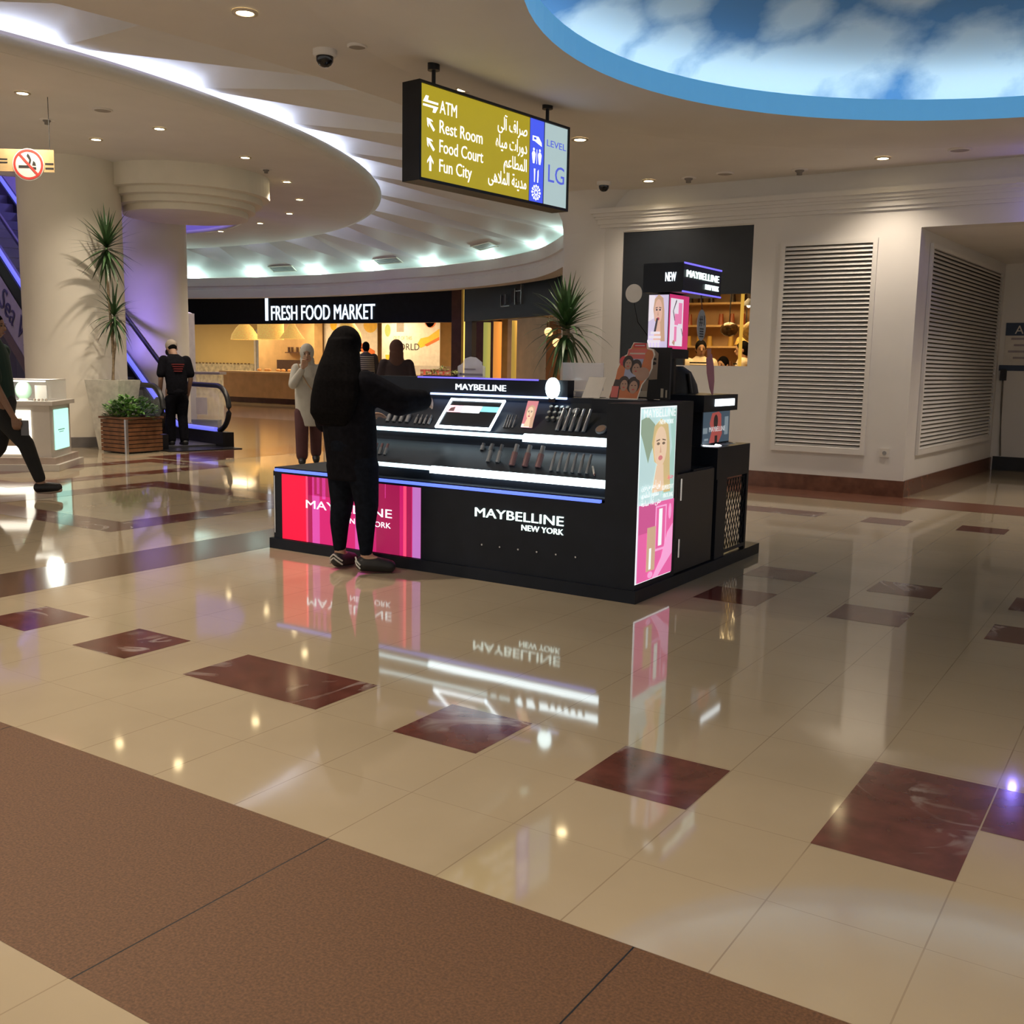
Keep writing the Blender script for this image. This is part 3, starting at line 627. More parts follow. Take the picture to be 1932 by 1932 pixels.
# red screen
RS_ = MB(); SX0, SX1, SZ0, SZ1 = -5.53, -4.225, .082, .567
SMx = FM(SX0, YF+.019, SZ0); w_, h_ = SX1-SX0, SZ1-SZ0
scr_red, scr_mag, scr_deep, scr_pink, scr_lil, scr_hot = [emat(n_, c_, s_) for n_, c_, s_ in (('screen_red', (.88, .005, .045), 1.0), ('screen_magenta', (.55, .012, .14), 1.0), ('screen_deep', (.34, .01, .075), 1.0), ('screen_pink', (.62, .07, .36), 1.0), ('screen_lilac', (.46, .16, .50), 1.0), ('screen_hot', (1.0, .06, .16), 1.2))]
RS_.m(scr_mag).poly(rect(0, 0, w_, h_), SMx, .001)
for mt, a, b, c_, d_ in ((scr_red, 0, .19, 0, 1), (scr_hot, .185, .20, 0, 1), (scr_deep, .20, .235, 0, 1), (scr_deep, .205, .40, .72, 1), (scr_pink, .232, .29, 0, .74), (scr_pink, .235, .25, .7, 1), (scr_pink, .27, .29, .75, 1), (scr_pink, .31, .335, .68, 1), (scr_hot, .36, .375, .85, 1), (scr_pink, .55, .62, 0, .62), (scr_pink, .60, .65, .5, .9), (scr_deep, .70, .86, 0, 1), (scr_pink, .76, .765, .8, 1), (scr_hot, .885, .905, 0, 1), (scr_deep, .905, .94, 0, 1), (scr_lil, .945, 1.0, 0, 1)):
    RS_.m(mt).poly(rect(a*w_, c_*h_, b*w_, d_*h_), SMx, .002)
so_ = RS_.build('video_screen', ki)
text('screen_text', 'MAYBELLINE', FM(-5.285, YF+.016, .335), .085, text_white, so_, width=.81, ext=.0005)
text('screen_text', 'NEW YORK', FM(-4.86, YF+.016, .262), .055, text_white, so_, width=.375, ext=.0005)
MB().m(chrome).box(-5.608, -5.598, YF+.012, YF+.02, .12, .55).build('chrome_edge', ki)
lt = MB().m(steel)
for i in range(6): lt.cone((-3.72+i*.14, YF+.0205, .235-.0*i), (-3.72+i*.14, YF+.014, .235), .006, .006, 8)
lt.build('stud_row', ki)
# corner poster (lit) on the right face
PX = -2.613; PW, PH = .515, 1.055
PMx = RM(PX, 5.412, .112)
p_sky, p_green, p_blond, p_skin, p_lip, p_shade, p_dark, p_pinkA, p_pinkB, p_rose, p_wht, p_teal = [emat(n_, c_, 1.0) for n_, c_ in (('poster_sky', (.45, .62, .62)), ('poster_green', (.25, .33, .24)), ('poster_blond', (.55, .42, .20)), ('poster_skin', (.72, .52, .36)), ('poster_lip', (.55, .18, .18)), ('poster_shade', (.55, .36, .24)), ('poster_dark', (.16, .12, .08)), ('poster_pink', (.72, .12, .34)), ('poster_deep', (.55, .09, .26)), ('poster_rose', (.85, .35, .62)), ('poster_white', (.85, .9, .9)), ('poster_teal', (.35, .55, .50)))]
pb = MB().m(p_wht).poly(rect(0, 0, PW, PH), PMx, .001).m(p_sky).poly(rect(.008, .008, PW-.008, PH-.008), PMx, .002)
pb.m(p_teal).poly([(.33, .5), (.507, .5), (.507, 1.04), (.40, 1.04), (.46, .8)], PMx, .0025)
pb.m(p_green).poly([(.01, .98), (.10, 1.0), (.20, .95), (.22, .86), (.15, .78), (.12, .72), (.05, .84), (.01, .90)], PMx, .003)
face_art(pb, PMx, .285, .80, .125, 1.05, .0035, dict(hair=p_blond, skin=p_skin, dark=p_dark, shade=p_shade, lip=p_lip))
pb.m(p_pinkA).poly(rect(.008, .008, PW-.008, .475), PMx, .009).m(p_deep if False else p_pinkB).poly(rect(.01, .30, .26, .475), PMx, .0095)
pb.m(p_rose).poly(rect(.24, .17, .40, .45), PMx, .0098).m(p_pinkA).poly(rect(.255, .185, .385, .44), PMx, .010).m(p_wht).poly(rect(.29, .20, .34, .43), PMx, .0103)
pb.m(p_shade).poly(rect(.13, .06, .25, .33), PMx, .0105).m(p_wht).poly(rect(.165, .07, .195, .20), PMx, .0108)
pb.m(p_rose).poly([(.22, .01), (.34, .12), (.42, .27), (.50, .32), (.50, .13), (.38, .06), (.30, .01)], PMx, .0105).poly(ell(.45, .40, .02, .05, 14), PMx, .0105).poly(ell(.19, .035, .035, .02, 14), PMx, .011)
po = pb.build('lit_poster', ki); po['label'] = 'lit poster with a blonde face above pink make-up'
text('poster_text', 'MAYBELLINE', RM(PX+.012, 5.435, 1.105), .075, p_wht, po, width=.45, ext=.0005)
text('poster_text', 'NEW YORK', RM(PX+.012, 5.66, 1.06), .04, p_wht, po, width=.20, ext=.0005)
text('poster_text', 'SUPERSTAY', RM(PX+.012, 5.73, .655), .04, p_wht, po, width=.16, ext=.0005)
text('poster_text', 'VINYL INK', RM(PX+.012, 5.74, .605), .04, p_wht, po, width=.15, ext=.0005)
for i, a_ in enumerate(('\uFEE6\uFEF3\uFEAE\uFEA7\uFEE5\uFEE3 \uFEAE\uFEE4\uFEA3\uFE83 \uFEE5\uFEEE\uFEDF', '\uFEEC\uFEA8\uFEC4\uFEE0\uFEDF \uFEE1\uFEED\uFE8E\uFED8\uFEE3', '\uFE94\uFECB\uFE8E\uFEB3 16 \uFEF0\uFE98\uFEA3')):
    text('poster_text', a_, RM(PX+.012, 5.44, .68-i*.05), .05, p_wht, po, ext=.0005, width=(.26, .24, .28)[i])
text('poster_text', '\uFEAA\uFEF3\uFEAA\uFE9F', RM(PX+.012, 5.80, .72), .045, emat('print_rose', (.8, .1, .2), 1), po, ext=.0005)
# side door with two chrome handles, end unit with wire mesh
MB().m(mat('door_black', (.018, .018, .024), .35, var=.1)).box(-2.64, -2.622, 6.0, 6.62, .085, .725).build('side_door', ki)
for z0, z1 in ((.56, .70), (.19, .31)):
    MB().m(chrome).cone((-2.608, 6.03, z0), (-2.608, 6.03, z1), .008, .008, 10).cone((-2.622, 6.03, z0+.02), (-2.606, 6.03, z0+.02), .005, .005, 8).cone((-2.622, 6.03, z1-.02), (-2.606, 6.03, z1-.02), .005, .005, 8).build('door_handle', ki)
eu = MB().m(black_lam)
eu.box(-3.2, -2.612, 6.64, 7.27, .64, .86).box(-3.2, -3.17, 6.64, 7.27, .078, .64) if False else eu.box(-3.2, -2.612, 6.64, 7.27, .64, .86)
eu.box(-2.70, -2.612, 6.66, 6.84, .078, .64).box(-2.65, -2.612, 7.235, 7.27, .078, .64).box(-3.2, -3.15, 7.22, 7.27, .078, .64).box(-3.2, -3.15, 6.64, 6.69, .078, .64).box(-2.66, -2.612, 6.84, 7.235, .10, .125)
eu.build('end_unit', ki)
ms = MB().m(black_metal); y0, y1, z0, z1, s_ = 6.84, 7.235, .125, .64, .052
k = -14
while k < 16:
    for sg_ in (1, -1):
        a = y0+k*s_; pts = []
        for j in range(40):
            yy = a+sg_*(j*.02)*.55*(1); zz = z0+j*.02
            if zz > z1: break
            if y0 <= yy <= y1: pts.append((-2.625, yy, zz))
        if len(pts) > 1: ms.tube([pts[0], pts[-1]], .0035, 5)
    k += 1
ms.build('wire_mesh', ki)
cd = MB().m(emat('led_spot', (.85, .93, 1), 4))
cd.lathe([(.075, .862), (.085, .868), (.095, .862)], (-2.75, 6.80, 0), 24, a0=-1.9, a1=1.3).build('round_counter_light', ki)
for y in (6.98, 7.12): MB().m(steel).lathe([(.045, .861), (.05, .866), (.055, .861)], (-2.72, y, 0), 20).build('counter_ring', ki)
# rear mast with the two lit screens and the sign box
ma = thing('sign_mast', 'black mast with lit face posters and a lit sign box on top of the kiosk', 'sign', (-3.05, 6.6, 1.185))
MB().m(black_lam).box(-3.09, -2.80, 6.37, 7.03, 1.895, 2.085).build('sign_box', ma)
MB().m(led_violet).box(-2.802, -2.795, 6.375, 7.03, 2.077, 2.088).build('violet_edge', ma); MB().m(led_violet).box(-2.802, -2.795, 6.36, 7.03, 1.893, 1.903).build('violet_edge', ma)
text('mast_text', 'NEW', FM(-2.925, 6.368, 1.965), .085, text_white, ma, width=.075)
text('mast_text', 'MAYBELLINE', RM(-2.799, 6.415, 1.995), .066, t_glow, ma, width=.56)
text('mast_text', 'NEW YORK', RM(-2.799, 6.74, 1.935), .05, t_glow, ma, width=.235)
MB().m(black_lam).box(-3.055, -2.905, 6.395, 6.72, 1.52, 1.885).box(-3.06, -2.90, 6.39, 6.74, 1.46, 1.52).build('screen_case', ma)
m_lil, m_pink, m_white, m_crim, m_skin, m_hair, m_dk, m_lp, m_sh = [emat(n_, c_, 1.0) for n_, c_ in (('print_lilac', (.55, .48, .66)), ('print_pink', (.72, .20, .38)), ('print_pale', (.72, .66, .72)), ('print_crimson', (.52, .03, .14)), ('print_skin', (.62, .38, .30)), ('print_hair', (.48, .30, .20)), ('print_dark', (.05, .04, .05)), ('print_lip', (.40, .06, .10)), ('print_shade', (.45, .26, .2)))]
Ma = FM(-3.052, 6.394, 1.525) @ Matrix.Diagonal((.575, 1, 1, 1)); a1 = MB().m(m_lil).poly(rect(0, 0, .25, .355), Ma, .001)
a1.m(m_white).poly([(0, .18), (.07, .2), (.08, .35), (0, .355)], Ma, .0015)
face_art(a1, Ma, .125, .235, .085, .85, .002, dict(hair=m_hair, skin=m_skin, dark=m_dk, shade=m_sh, lip=m_lp))
a1.m(m_dk).poly([(.075, .10), (.10, .10), (.13, .20), (.105, .20)], Ma, .006)
a1.m(m_white)
for i, (x0, x1) in enumerate(((.04, .16), (.02, .17), (.0, .16))): a1.poly(rect(x0, .095-i*.028, x1, .112-i*.028), Ma, .007)
for x in (.01, .05, .09, .13): a1.poly(rect(x, .0, x+.022, .04), Ma, .007)
a1.build('face_poster', ma)['label'] = 'lit lilac poster with a face'
Mb = RM(-2.904, 6.395, 1.525); a2 = MB().m(m_crim).poly(rect(0, 0, .325, .36), Mb, .001).m(m_white).poly(rect(.02, .02, .23, .335), Mb, .0015)
a2.m(m_pink).poly(rect(.15, .17, .21, .31), Mb, .002).poly(rect(.09, .16, .15, .235), Mb, .002).poly(rect(.09, .05, .13, .15), Mb, .002)
a2.m(m_dk).poly([(.06, .25), (.07, .25), (.12, .32), (.11, .33)], Mb, .002).poly([(.06, .25), (.07, .255), (.10, .19), (.09, .185)], Mb, .002).poly([(.20, .14), (.21, .14), (.24, .09), (.23, .09)], Mb, .002)
a2.m(m_sh).poly([(.06, .04), (.10, .02), (.11, .05), (.08, .06)], Mb, .002)
a2.build('product_poster', ma)['label'] = 'lit crimson poster with pink lip gloss'
for x, y, za, zb in ((-3.03, 6.42, .74, 1.46), (-2.93, 6.42, .74, 1.46), (-3.0, 6.70, .86, 1.46), (-3.0, 6.69, 1.52, 1.9)): MB().m(black_metal).box(x-.019, x+.019, y-.019, y+.019, za, zb).build('post', ma)
bp_ = MB().m(black_matt).box(-3.12, -2.84, 6.305, 6.33, 1.187, 1.53)
pf = bp_.build('lower_panel', ma)
Mc = FM(-3.06, 6.304, 1.19); a3 = MB()
d_skin, d_dark, d_pale = mat('dim_skin', (.34, .26, .20), .5), mat('dim_print', (.02, .02, .022), .5), mat('dim_pale', (.45, .40, .32), .5)
a3.m(d_skin).poly([(.0, .12), (.13, .13), (.135, .30), (.10, .33), (.0, .33)], Mc, .001).poly([(.02, .03), (.06, .03), (.07, .14), (.02, .15)], Mc, .001)
a3.m(d_dark).poly([(.05, .265), (.12, .255), (.12, .27), (.05, .28)], Mc, .002).poly(ell(.10, .235, .022, .011, 10), Mc, .002).poly([(.0, .33), (.0, .25), (.03, .29), (.06, .33)], Mc, .002)
a3.m(d_pale).poly(rect(-.0, .01, .06, .05), Mc, .0015).poly(rect(.16, .01, .18, .07), Mc, .0015).poly(rect(.195, .01, .207, .06), Mc, .0015)
a3.build('dim_face_print', pf)
# brand display box on the end unit
db = thing('display_box', 'small black display with a bright white header and red print on the kiosk end', 'display', (-2.80, 6.8, .86))
YD0, YD1, XDx = 6.62, 7.20, -2.75
MB().m(black_lam).box(XDx-.25, XDx-.002, YD0+.06, YD1+.0, .862, 1.10).build('body', db)
MB().m(black_lam).box(XDx-.28, XDx+.03, YD0, YD1+.06, 1.10, 1.215).build('header', db)
MB().m(emat('head_glow', (.85, .96, 1), 3)).box(XDx+.03, XDx+.034, YD0+.20, YD1-.01, 1.135, 1.185).build('header_light', db)
Md = RM(XDx, YD0+.07, .875); a4 = MB().m(emat('dim_blue', (.05, .08, .11), .8)).poly(rect(0, 0, .5, .22), Md, .001)
a4.m(emat('dim_red', (.36, .07, .06), .8)).poly([(.12, .0), (.30, .0), (.36, .06), (.34, .12), (.33, .2), (.28, .22), (.16, .21), (.12, .14), (.16, .08)], Md, .002)
a4.m(emat('dim_black', (.03, .02, .02), .5)).poly(ell(.23, .15, .04, .05, 14), Md, .003).poly(rect(.22, .0, .27, .05), Md, .003)
a4.m(emat('dim_grey', (.2, .25, .28), .8)).poly(rect(.0, .07, .08, .11), Md, .003).poly(rect(.40, .05, .47, .18), Md, .003).poly(rect(.03, .02, .10, .035), Md, .003)
r4 = a4.build('print_panel', db); text('print_text', 'MAYBELLINE', RM(XDx+.004, YD0+.18, .955), .05, emat('dim_white', (.6, .6, .6), .8), r4, width=.30, ext=.0005)

# ---------------------------------------------------------------- things on the kiosk
def deckB(x, t, off=0): return Vector((x, 5.80+.26*t, .945+.205*t)) + Vector((0, -.619, .785))*off
def deckA(x, t, off=0): return Vector((x, 5.53+.26*t, .705+.14*t)) + Vector((0, -.474, .880))*off
def lean(P): return frame(P, (1, 0, 0), (0, -.9, .435))
# leaning lit frame
fr = thing('lit_frame_tray', 'white lit rectangular frame with a bright strip leaning on the upper shelf', 'frame', (-4.15, 5.78, .945))
p0, p1 = Vector((-4.37, 5.765, .950)), Vector((-4.41, 5.955, 1.145)); u_ = Vector((1, 0, 0)); v_ = (p1-p0); Hf = v_.length; v_.normalize(); n_ = u_.cross(v_); FMt = frame(p0, u_, n_)
g_ = MB().m(led_white); Wf = .465; sk = -.0
for r_ in (rect(0, 0, Wf, .018), rect(0, Hf-.012, Wf, Hf), rect(0, 0, .012, Hf), rect(Wf-.012, 0, Wf, Hf)): g_.prism(r_, .012, FMt)
g_.build('frame', fr)
MB().m(mat('dark_mirror', (.02, .025, .035), .06)).poly(rect(0, 0, Wf, Hf), FMt, .002).build('panel', fr)
st = MB().m(emat('strip_pink', (.95, .55, .62), 1.2)).poly(rect(.02, .15, .14, .215), FMt, .004).m(emat('strip_white', (.9, .95, 1), 1.8)).poly(rect(.14, .15, .30, .215), FMt, .004).m(emat('strip_cyan', (.2, .62, .72), 1.2)).poly(rect(.30, .165, Wf-.02, .215), FMt, .004).m(emat('strip_dark', (.12, .04, .05), .5)).poly([(.03, .16), (.08, .16), (.075, .20), (.04, .19)], FMt, .005)
st.build('picture_strip', fr)
# small face card
fc = thing('face_card', 'small upright pink face card standing on the upper shelf', 'card', (-3.62, 5.85, .98))
CM = lean((-3.70, 5.835, .982)); c_ = MB().m(emat('card_pink', (.62, .20, .24), .8)).prism(rect(0, 0, .085, .195), .004, CM).m(emat('card_white', (.8, .8, .8), .9)).poly(rect(0, 0, .085, .025), CM, .005)
face_art(c_, CM, .045, .10, .045, .8, .0055, dict(hair=m_hair, skin=p_skin, dark=m_dk, shade=m_sh, lip=m_lp)); c_.build('card', fc)
lm = thing('lit_mirror', 'glowing round white mirror light beside the kiosk header text', 'mirror', (-3.57, 6.02, 1.185))
MB().m(emat('mirror_glow', (.75, .97, 1), 5)).prism(ell(0, 0, .052, .072, 32), .02, FM(-3.575, 6.04, 1.245)).build('lit_disc', lm)
MB().m(black_metal).box(-3.60, -3.55, 6.02, 6.045, 1.15, 1.185).build('foot', lm)
# products
prod_dark = mat('product_dark', (.09, .095, .11), .3); prod_grey = mat('product_grey', (.20, .21, .23), .3); prod_rose = mat('product_rose', (.20, .11, .12), .35); prod_cap = mat('product_cap', (.38, .40, .43), .25, .5); clear_cap = mat('product_clear', (.5, .55, .6), .2)
tester_strip = [mat('tag_strip', (.06, .065, .075), .4)]
def stick(P, dirv, L_, r, body, cap, name, label, cat, group):
    t = thing(name, label, cat, P, group); q_ = Vector(P)+Vector(dirv)*L_
    MB().m(body).cone(P, Vector(P)+Vector(dirv)*L_*.62, r, r, 10).build('barrel', t)
    MB().m(cap).cone(Vector(P)+Vector(dirv)*L_*.62, q_, r*.8, r*.75, 10).build('cap', t); return t
upB = Vector((0, .55, .835)); upA = Vector((0, .45, .893))
def rowsticks(deck, up, xs, t, L_, r, body, cap, name, label, cat, group):
    f0 = None
    for x in xs:
        P = deck(x, t, .002)
        if f0 is None: f0 = stick(P, up, L_, r, body, cap, name, label, cat, group); P0 = P
        else: dup(f0, P-P0)
rowsticks(deckB, upB, [-4.86, -4.80, -4.74, -4.68], .12, .085, .017, prod_grey, prod_dark, 'foundation_bottle', 'small foundation bottle in the row at the left end of the upper shelf', 'bottle', 'foundation bottles left of the lit frame')
rowsticks(deckB, upB, [-4.60, -4.56, -4.52, -4.48], .10, .075, .011, prod_grey, prod_dark, 'lip_gloss', 'slim lip gloss in the row just left of the lit frame', 'lip gloss', 'lip glosses left of the lit frame')
rowsticks(deckB, upB, [-3.84, -3.82, -3.80, -3.77], .14, .10, .007, prod_grey, prod_dark, 'eye_pencil', 'thin dark pencil standing between the lit frame and the face card', 'pencil', 'pencils between the lit frame and the face card')
rowsticks(deckB, upB, [-3.42, -3.37, -3.32, -3.27, -3.22], .14, .17, .014, prod_grey, prod_cap, 'concealer_tube', 'tall grey capped tube in the row of five on the upper shelf', 'tube', 'row of five capped tubes on the upper shelf')
rowsticks(deckA, upA, [-5.0+.05*i for i in range(7)], .30, .085, .012, prod_grey, prod_rose, 'lipstick', 'small lipstick tester in the left row of the lower shelf', 'lipstick', 'lipstick testers at the left of the lower shelf')
rowsticks(deckA, upA, [-3.95, -3.88], .80, .05, .016, prod_grey, prod_dark, 'sample_bottle', 'short grey sample bottle at the back of the lower shelf', 'bottle', 'pair of short bottles on the lower shelf')
rowsticks(deckA, upA, [-3.82, -3.745], .35, .13, .015, prod_grey, prod_dark, 'mascara_tube', 'grey mascara tube in the pair on the lower shelf', 'mascara', 'pair of mascara tubes on the lower shelf')
rowsticks(deckA, upA, [-3.62, -3.52, -3.42], .28, .15, .020, prod_rose, prod_grey, 'blush_tube', 'wide rose tube in the row of three on the lower shelf', 'tube', 'three wide rose tubes on the lower shelf')
rowsticks(deckA, upA, [-3.31+.052*i for i in range(6)], .20, .13, .011, prod_grey, prod_grey, 'gloss_tube', 'slim grey tube in the row of six at the right of the lower shelf', 'tube', 'six slim tubes at the right of the lower shelf')
p_first = None
for r_ in range(3):
    for c2 in range(4 if r_ == 0 else 3):
        P = deckB(-3.56+.043*c2+.012*r_, .78-.17*r_, .001)
        if p_first is None:
            p_first = thing('sample_pot', 'tiny round pot in the grid of pots on the upper shelf', 'pot', P, 'grid of tiny pots on the upper shelf'); P0 = P
            MB().m(prod_dark).cone(P, P+Vector((0, -.619, .785))*.02, .014, .014, 14).build('jar', p_first); MB().m(prod_cap).cone(P+Vector((0, -.619, .785))*.02, P+Vector((0, -.619, .785))*.026, .012, .012, 14).build('lid', p_first)
        else: dup(p_first, P-P0)
def compact(P, r, label, lid):
    t = thing('powder_compact', label, 'compact', P); n2 = Vector((0, -.619, .785))
    MB().m(prod_grey).cone(P, Vector(P)+n2*.015, r, r, 24).build('base', t); MB().m(lid).cone(Vector(P)+n2*.015, Vector(P)+n2*.018, r*.8, r*.8, 24).build('powder', t)
compact(deckB(-3.36, .72), .028, 'pale oval compact at the top right of the upper shelf', clear_cap)
compact(deckB(-3.10, .22), .038, 'round tan compact at the right end of the upper shelf', mat('tan_powder', (.30, .20, .15), .6))
for x, lab in ((-3.02, 'loose pencil lying near the right end of the lower shelf'), (-2.90, 'loose white pencil lying at the far right end of the lower shelf')):
    t = thing('loose_pencil', lab, 'pencil', deckA(x, .35)); a_ = deckA(x-.02, .45, .008); b_ = deckA(x+.04, .12, .008)
    MB().m(paper).cone(a_, a_+(b_-a_)*.85, .007, .007, 8).build('shaft', t); MB().m(prod_rose).cone(a_+(b_-a_)*.85, b_, .007, .001, 8).build('tip', t)
# top of the counter at the right
TOPZ = 1.186
mi = thing('acrylic_holder', 'wide lilac tinted clear card stand on the kiosk top left of the white card', 'card stand', (-3.45, 6.15, TOPZ))
MB().m(black_lam).box(-3.62, -3.28, 6.125, 6.25, TOPZ+.001, TOPZ+.005).build('tray', mi)
MB().m(acrylic).box(-3.60, -3.28, 6.20, 6.206, TOPZ+.05, TOPZ+.235).build('sheet', mi)
MB().m(acrylic).box(-3.61, -3.36, 6.13, 6.20, TOPZ+.004, TOPZ+.045).build('bin', mi)
bx = MB().m(prod_grey)
for x in (-3.58, -3.53, -3.46): bx.box(x, x+.035, 6.14, 6.18, TOPZ-.0+.005, TOPZ+.04)
bx.build('boxes', mi)
wc = thing('white_card', 'small blank white card leaning on the kiosk top beside the cut-out', 'card', (-3.28, 6.1, TOPZ))
WM = frame((-3.37, 6.07, TOPZ+.002), (1, 0, 0), (0, -.95, .31)); MB().m(paper).prism([(0, 0), (.135, 0), (.16, .145), (.03, .145)], .003, WM).build('card', wc)
MB().m(black_matt).prism([(.05, 0), (.09, 0), (.07, .10)], -.004, WM).build('strut', wc)
# cardboard cut-out with faces
co = thing('cardboard_cutout', 'orange and pink cut-out stand-up card with four faces on the kiosk top', 'cut-out', (-3.05, 6.05, TOPZ))
CMx = frame((-3.15, 6.03, TOPZ+.002), (1, 0, 0), (0, -.97, .24))
ol = [(0, 0), (.215, 0), (.235, .10), (.27, .15), (.29, .21), (.285, .265), (.295, .30), (.28, .335), (.24, .345), (.23, .375), (.13, .38), (.115, .34), (.10, .335), (.095, .30), (.06, .28), (.05, .24), (.035, .20), (.03, .14)]
MB().m(paper).prism(ol, .004, CMx).build('card', co)
c_or, c_pk, c_sk, c_hr, c_bl, c_rd, c_wh = [mat(n3, c3, .5) for n3, c3 in (('print_orange', (.50, .16, .07)), ('print_coral', (.55, .13, .12)), ('print_face', (.36, .22, .17)), ('print_black_hair', (.035, .025, .03)), ('print_pale_blue', (.30, .33, .48)), ('print_scarlet', (.50, .05, .06)), ('print_cream', (.5, .42, .38)))]
a5 = MB().m(c_or).poly([(cx_*.94+.008, cy_*.95+.008) for cx_, cy_ in ol], CMx, .0045)
a5.m(c_pk).poly([(.10, .27), (.24, .27), (.24, .335), (.10, .335)], CMx, .005).m(c_bl).poly([(.09, .10), (.19, .10), (.22, .27), (.10, .27)], CMx, .005)
a5.m(c_rd).poly(rect(.135, .345, .225, .375), CMx, .005).poly(ell(.075, .255, .027, .032, 20), CMx, .0055).m(c_or).poly(ell(.255, .29, .03, .04, 18), CMx, .0055)
for fx, fy, fs in ((.115, .235, .045), (.175, .205, .05), (.105, .095, .048), (.175, .085, .055)):
    a5.m(c_hr).poly(ell(fx-.004, fy+.012, fs*.85, fs, 18), CMx, .006).m(c_sk).poly(ell(fx, fy-.004, fs*.55, fs*.78, 18), CMx, .0065)
    a5.m(c_hr).poly(ell(fx-fs*.22, fy+fs*.15, fs*.12, fs*.06, 8), CMx, .007).poly(ell(fx+fs*.22, fy+fs*.15, fs*.12, fs*.06, 8), CMx, .007).m(c_rd).poly(ell(fx, fy-fs*.35, fs*.18, fs*.08, 8), CMx, .007)
a5.m(c_hr).poly([(.012, .0), (.075, .0), (.08, .13), (.035, .13)], CMx, .0062).m(c_pk).poly(rect(.02, .01, .07, .085), CMx, .0068).m(c_sk).poly(ell(.225, .17, .05, .045, 18), CMx, .0062)
a5.m(c_wh).poly(rect(.145, .355, .215, .362), CMx, .006).poly(rect(.115, .30, .225, .31), CMx, .006).build('print', co)
MB().m(black_matt).prism([(.08, 0), (.15, 0), (.11, .22)], -.005, CMx).build('strut', co)
MB().m(acrylic).box(-3.20, -2.90, 6.02, 6.10, TOPZ-.002, TOPZ+.004).build('foot', co)
# clear arched sign holder on the header
ah = thing('acrylic_sign', 'clear arched card holder standing on the kiosk header behind the text', 'card stand', (-4.3, 6.1, 1.30))
AM = FM(-4.42, 6.10, 1.301); MB().m(acrylic).prism([(0, 0), (.24, 0), (.24, .08), (.215, .09), (.215, .11), (.16, .145), (.11, .15), (.06, .135), (.04, .10), (0, .08)], .006, AM).build('sheet', ah)
MB().m(mat('grey_print', (.16, .15, .18), .5)).poly(rect(.02, .015, .22, .03), AM, .007).poly(rect(.06, .055, .16, .065), AM, .007).build('print', ah)
MB().m(acrylic).box(-4.42, -4.18, 6.08, 6.14, 1.2995, 1.304).build('foot', ah)
# flowers on the header
fw_ = thing('flower_tray', 'flat green foliage arrangement on the kiosk header beside the arched holder', 'plant', (-4.62, 6.1, 1.30))
MB().m(black_matt).box(-4.72, -4.44, 6.07, 6.13, 1.3005, 1.312).build('tray', fw_)
lf = MB().m(mat('olive_leaf', (.34, .36, .09), .5, var=.5, scale=40))
for i in range(110):
    x = random.uniform(-4.70, -4.40); y = random.uniform(6.075, 6.125); z = 1.312+random.uniform(0, .06)*(1-abs(x+4.55)/.25); a_ = random.uniform(0, 6.28); d_ = Vector((cos(a_)*.03, sin(a_)*.012, random.uniform(0, .018)))
    lf.quad((x, y, z), Vector((x, y, z))+d_*.5+Vector((0, .008, .006)), Vector((x, y, z))+d_, Vector((x, y, z))+d_*.5-Vector((0, .008, -.002)))
lf.build('foliage', fw_)
# wobblers
wb = thing('round_wobbler', 'round white disc on a thin stem left of the lit mast', 'wobbler', (-3.15, 6.40, 1.5))
MB().m(paper).prism(ell(0, 0, .062, .062, 36), .004, FM(-3.165, 6.39, 1.893)).build('disc', wb); MB().m(black_metal).tube([(-3.17, 6.4, 1.84), (-3.14, 6.41, 1.7), (-3.06, 6.42, 1.60)], .004).build('stem', wb)
ow = thing('oval_wobbler', 'pale oval hang tag with number one hanging under the sign box', 'tag', (-2.79, 6.68, 1.6))
OM = RM(-2.79, 6.68, 1.69); MB().m(mat('pale_tag', (.42, .43, .42), .5)).prism(ell(0, 0, .075, .105, 36), .004, OM).build('disc', ow)
text('tag_text', '#1', frame((-2.785, 6.635, 1.69), (0, 1, 0), (1, 0, 0)), .10, inkp, ow, ext=.0005)
ob = MB().m(inkp)
for i in range(4): ob.poly(rect(-.035, -.03-.017*i, .035, -.020-.017*i), OM, .005)
ob.build('small_print', ow); MB().m(black_metal).tube([(-2.788, 6.68, 1.795), (-2.80, 6.68, 1.895)], .003).build('string', ow)
pw = thing('mascara_wobbler', 'pink blade shaped wobbler sticking up right of the kiosk mast', 'wobbler', (-2.78, 6.75, 1.2))
WMb = frame((-2.745, 6.83, 1.20), (0, 1, 0), (1, 0, 0)) @ Matrix.Rotation(radians(20), 4, 'Z')
MB().m(mat('mauve_card', (.50, .20, .26), .5)).prism([(0, 0), (.05, .10), (.065, .20), (.05, .30), (-.045, .30), (-.06, .20), (-.04, .08)], .004, WMb).build('blade', pw)
MB().m(mat('peach_card', (.5, .22, .16), .5)).prism([(-.03, .30), (.03, .30), (.045, .34), (-.02, .36)], .005, WMb).build('tip', pw)
MB().m(black_metal).tube([(-2.746, 6.83, 1.21), (-2.76, 6.83, 1.214)], .004).build('stem', pw)
bk = thing('black_hump', 'black rounded form standing on the kiosk end behind the small display', 'bag', (-3.08, 7.05, .86))  # unidentified dark form, given the shape of a bag
bm_ = MB().m(black_matt).loft([(-3.06, 7.05, .862, .085, .20), (-3.06, 7.05, 1.0, .10, .235), (-3.06, 7.04, 1.15, .10, .23), (-3.05, 7.0, 1.28, .09, .17), (-3.04, 6.94, 1.37, .07, .10), (-3.04, 6.90, 1.41, .03, .04)])
bm_.build('body', bk)
MB().m(rubber).tube([(-2.965, 6.90, 1.36), (-2.955, 6.95, 1.2), (-2.95, 6.96, 1.0), (-2.97, 6.97, .9)], .014).build('strap', bk)

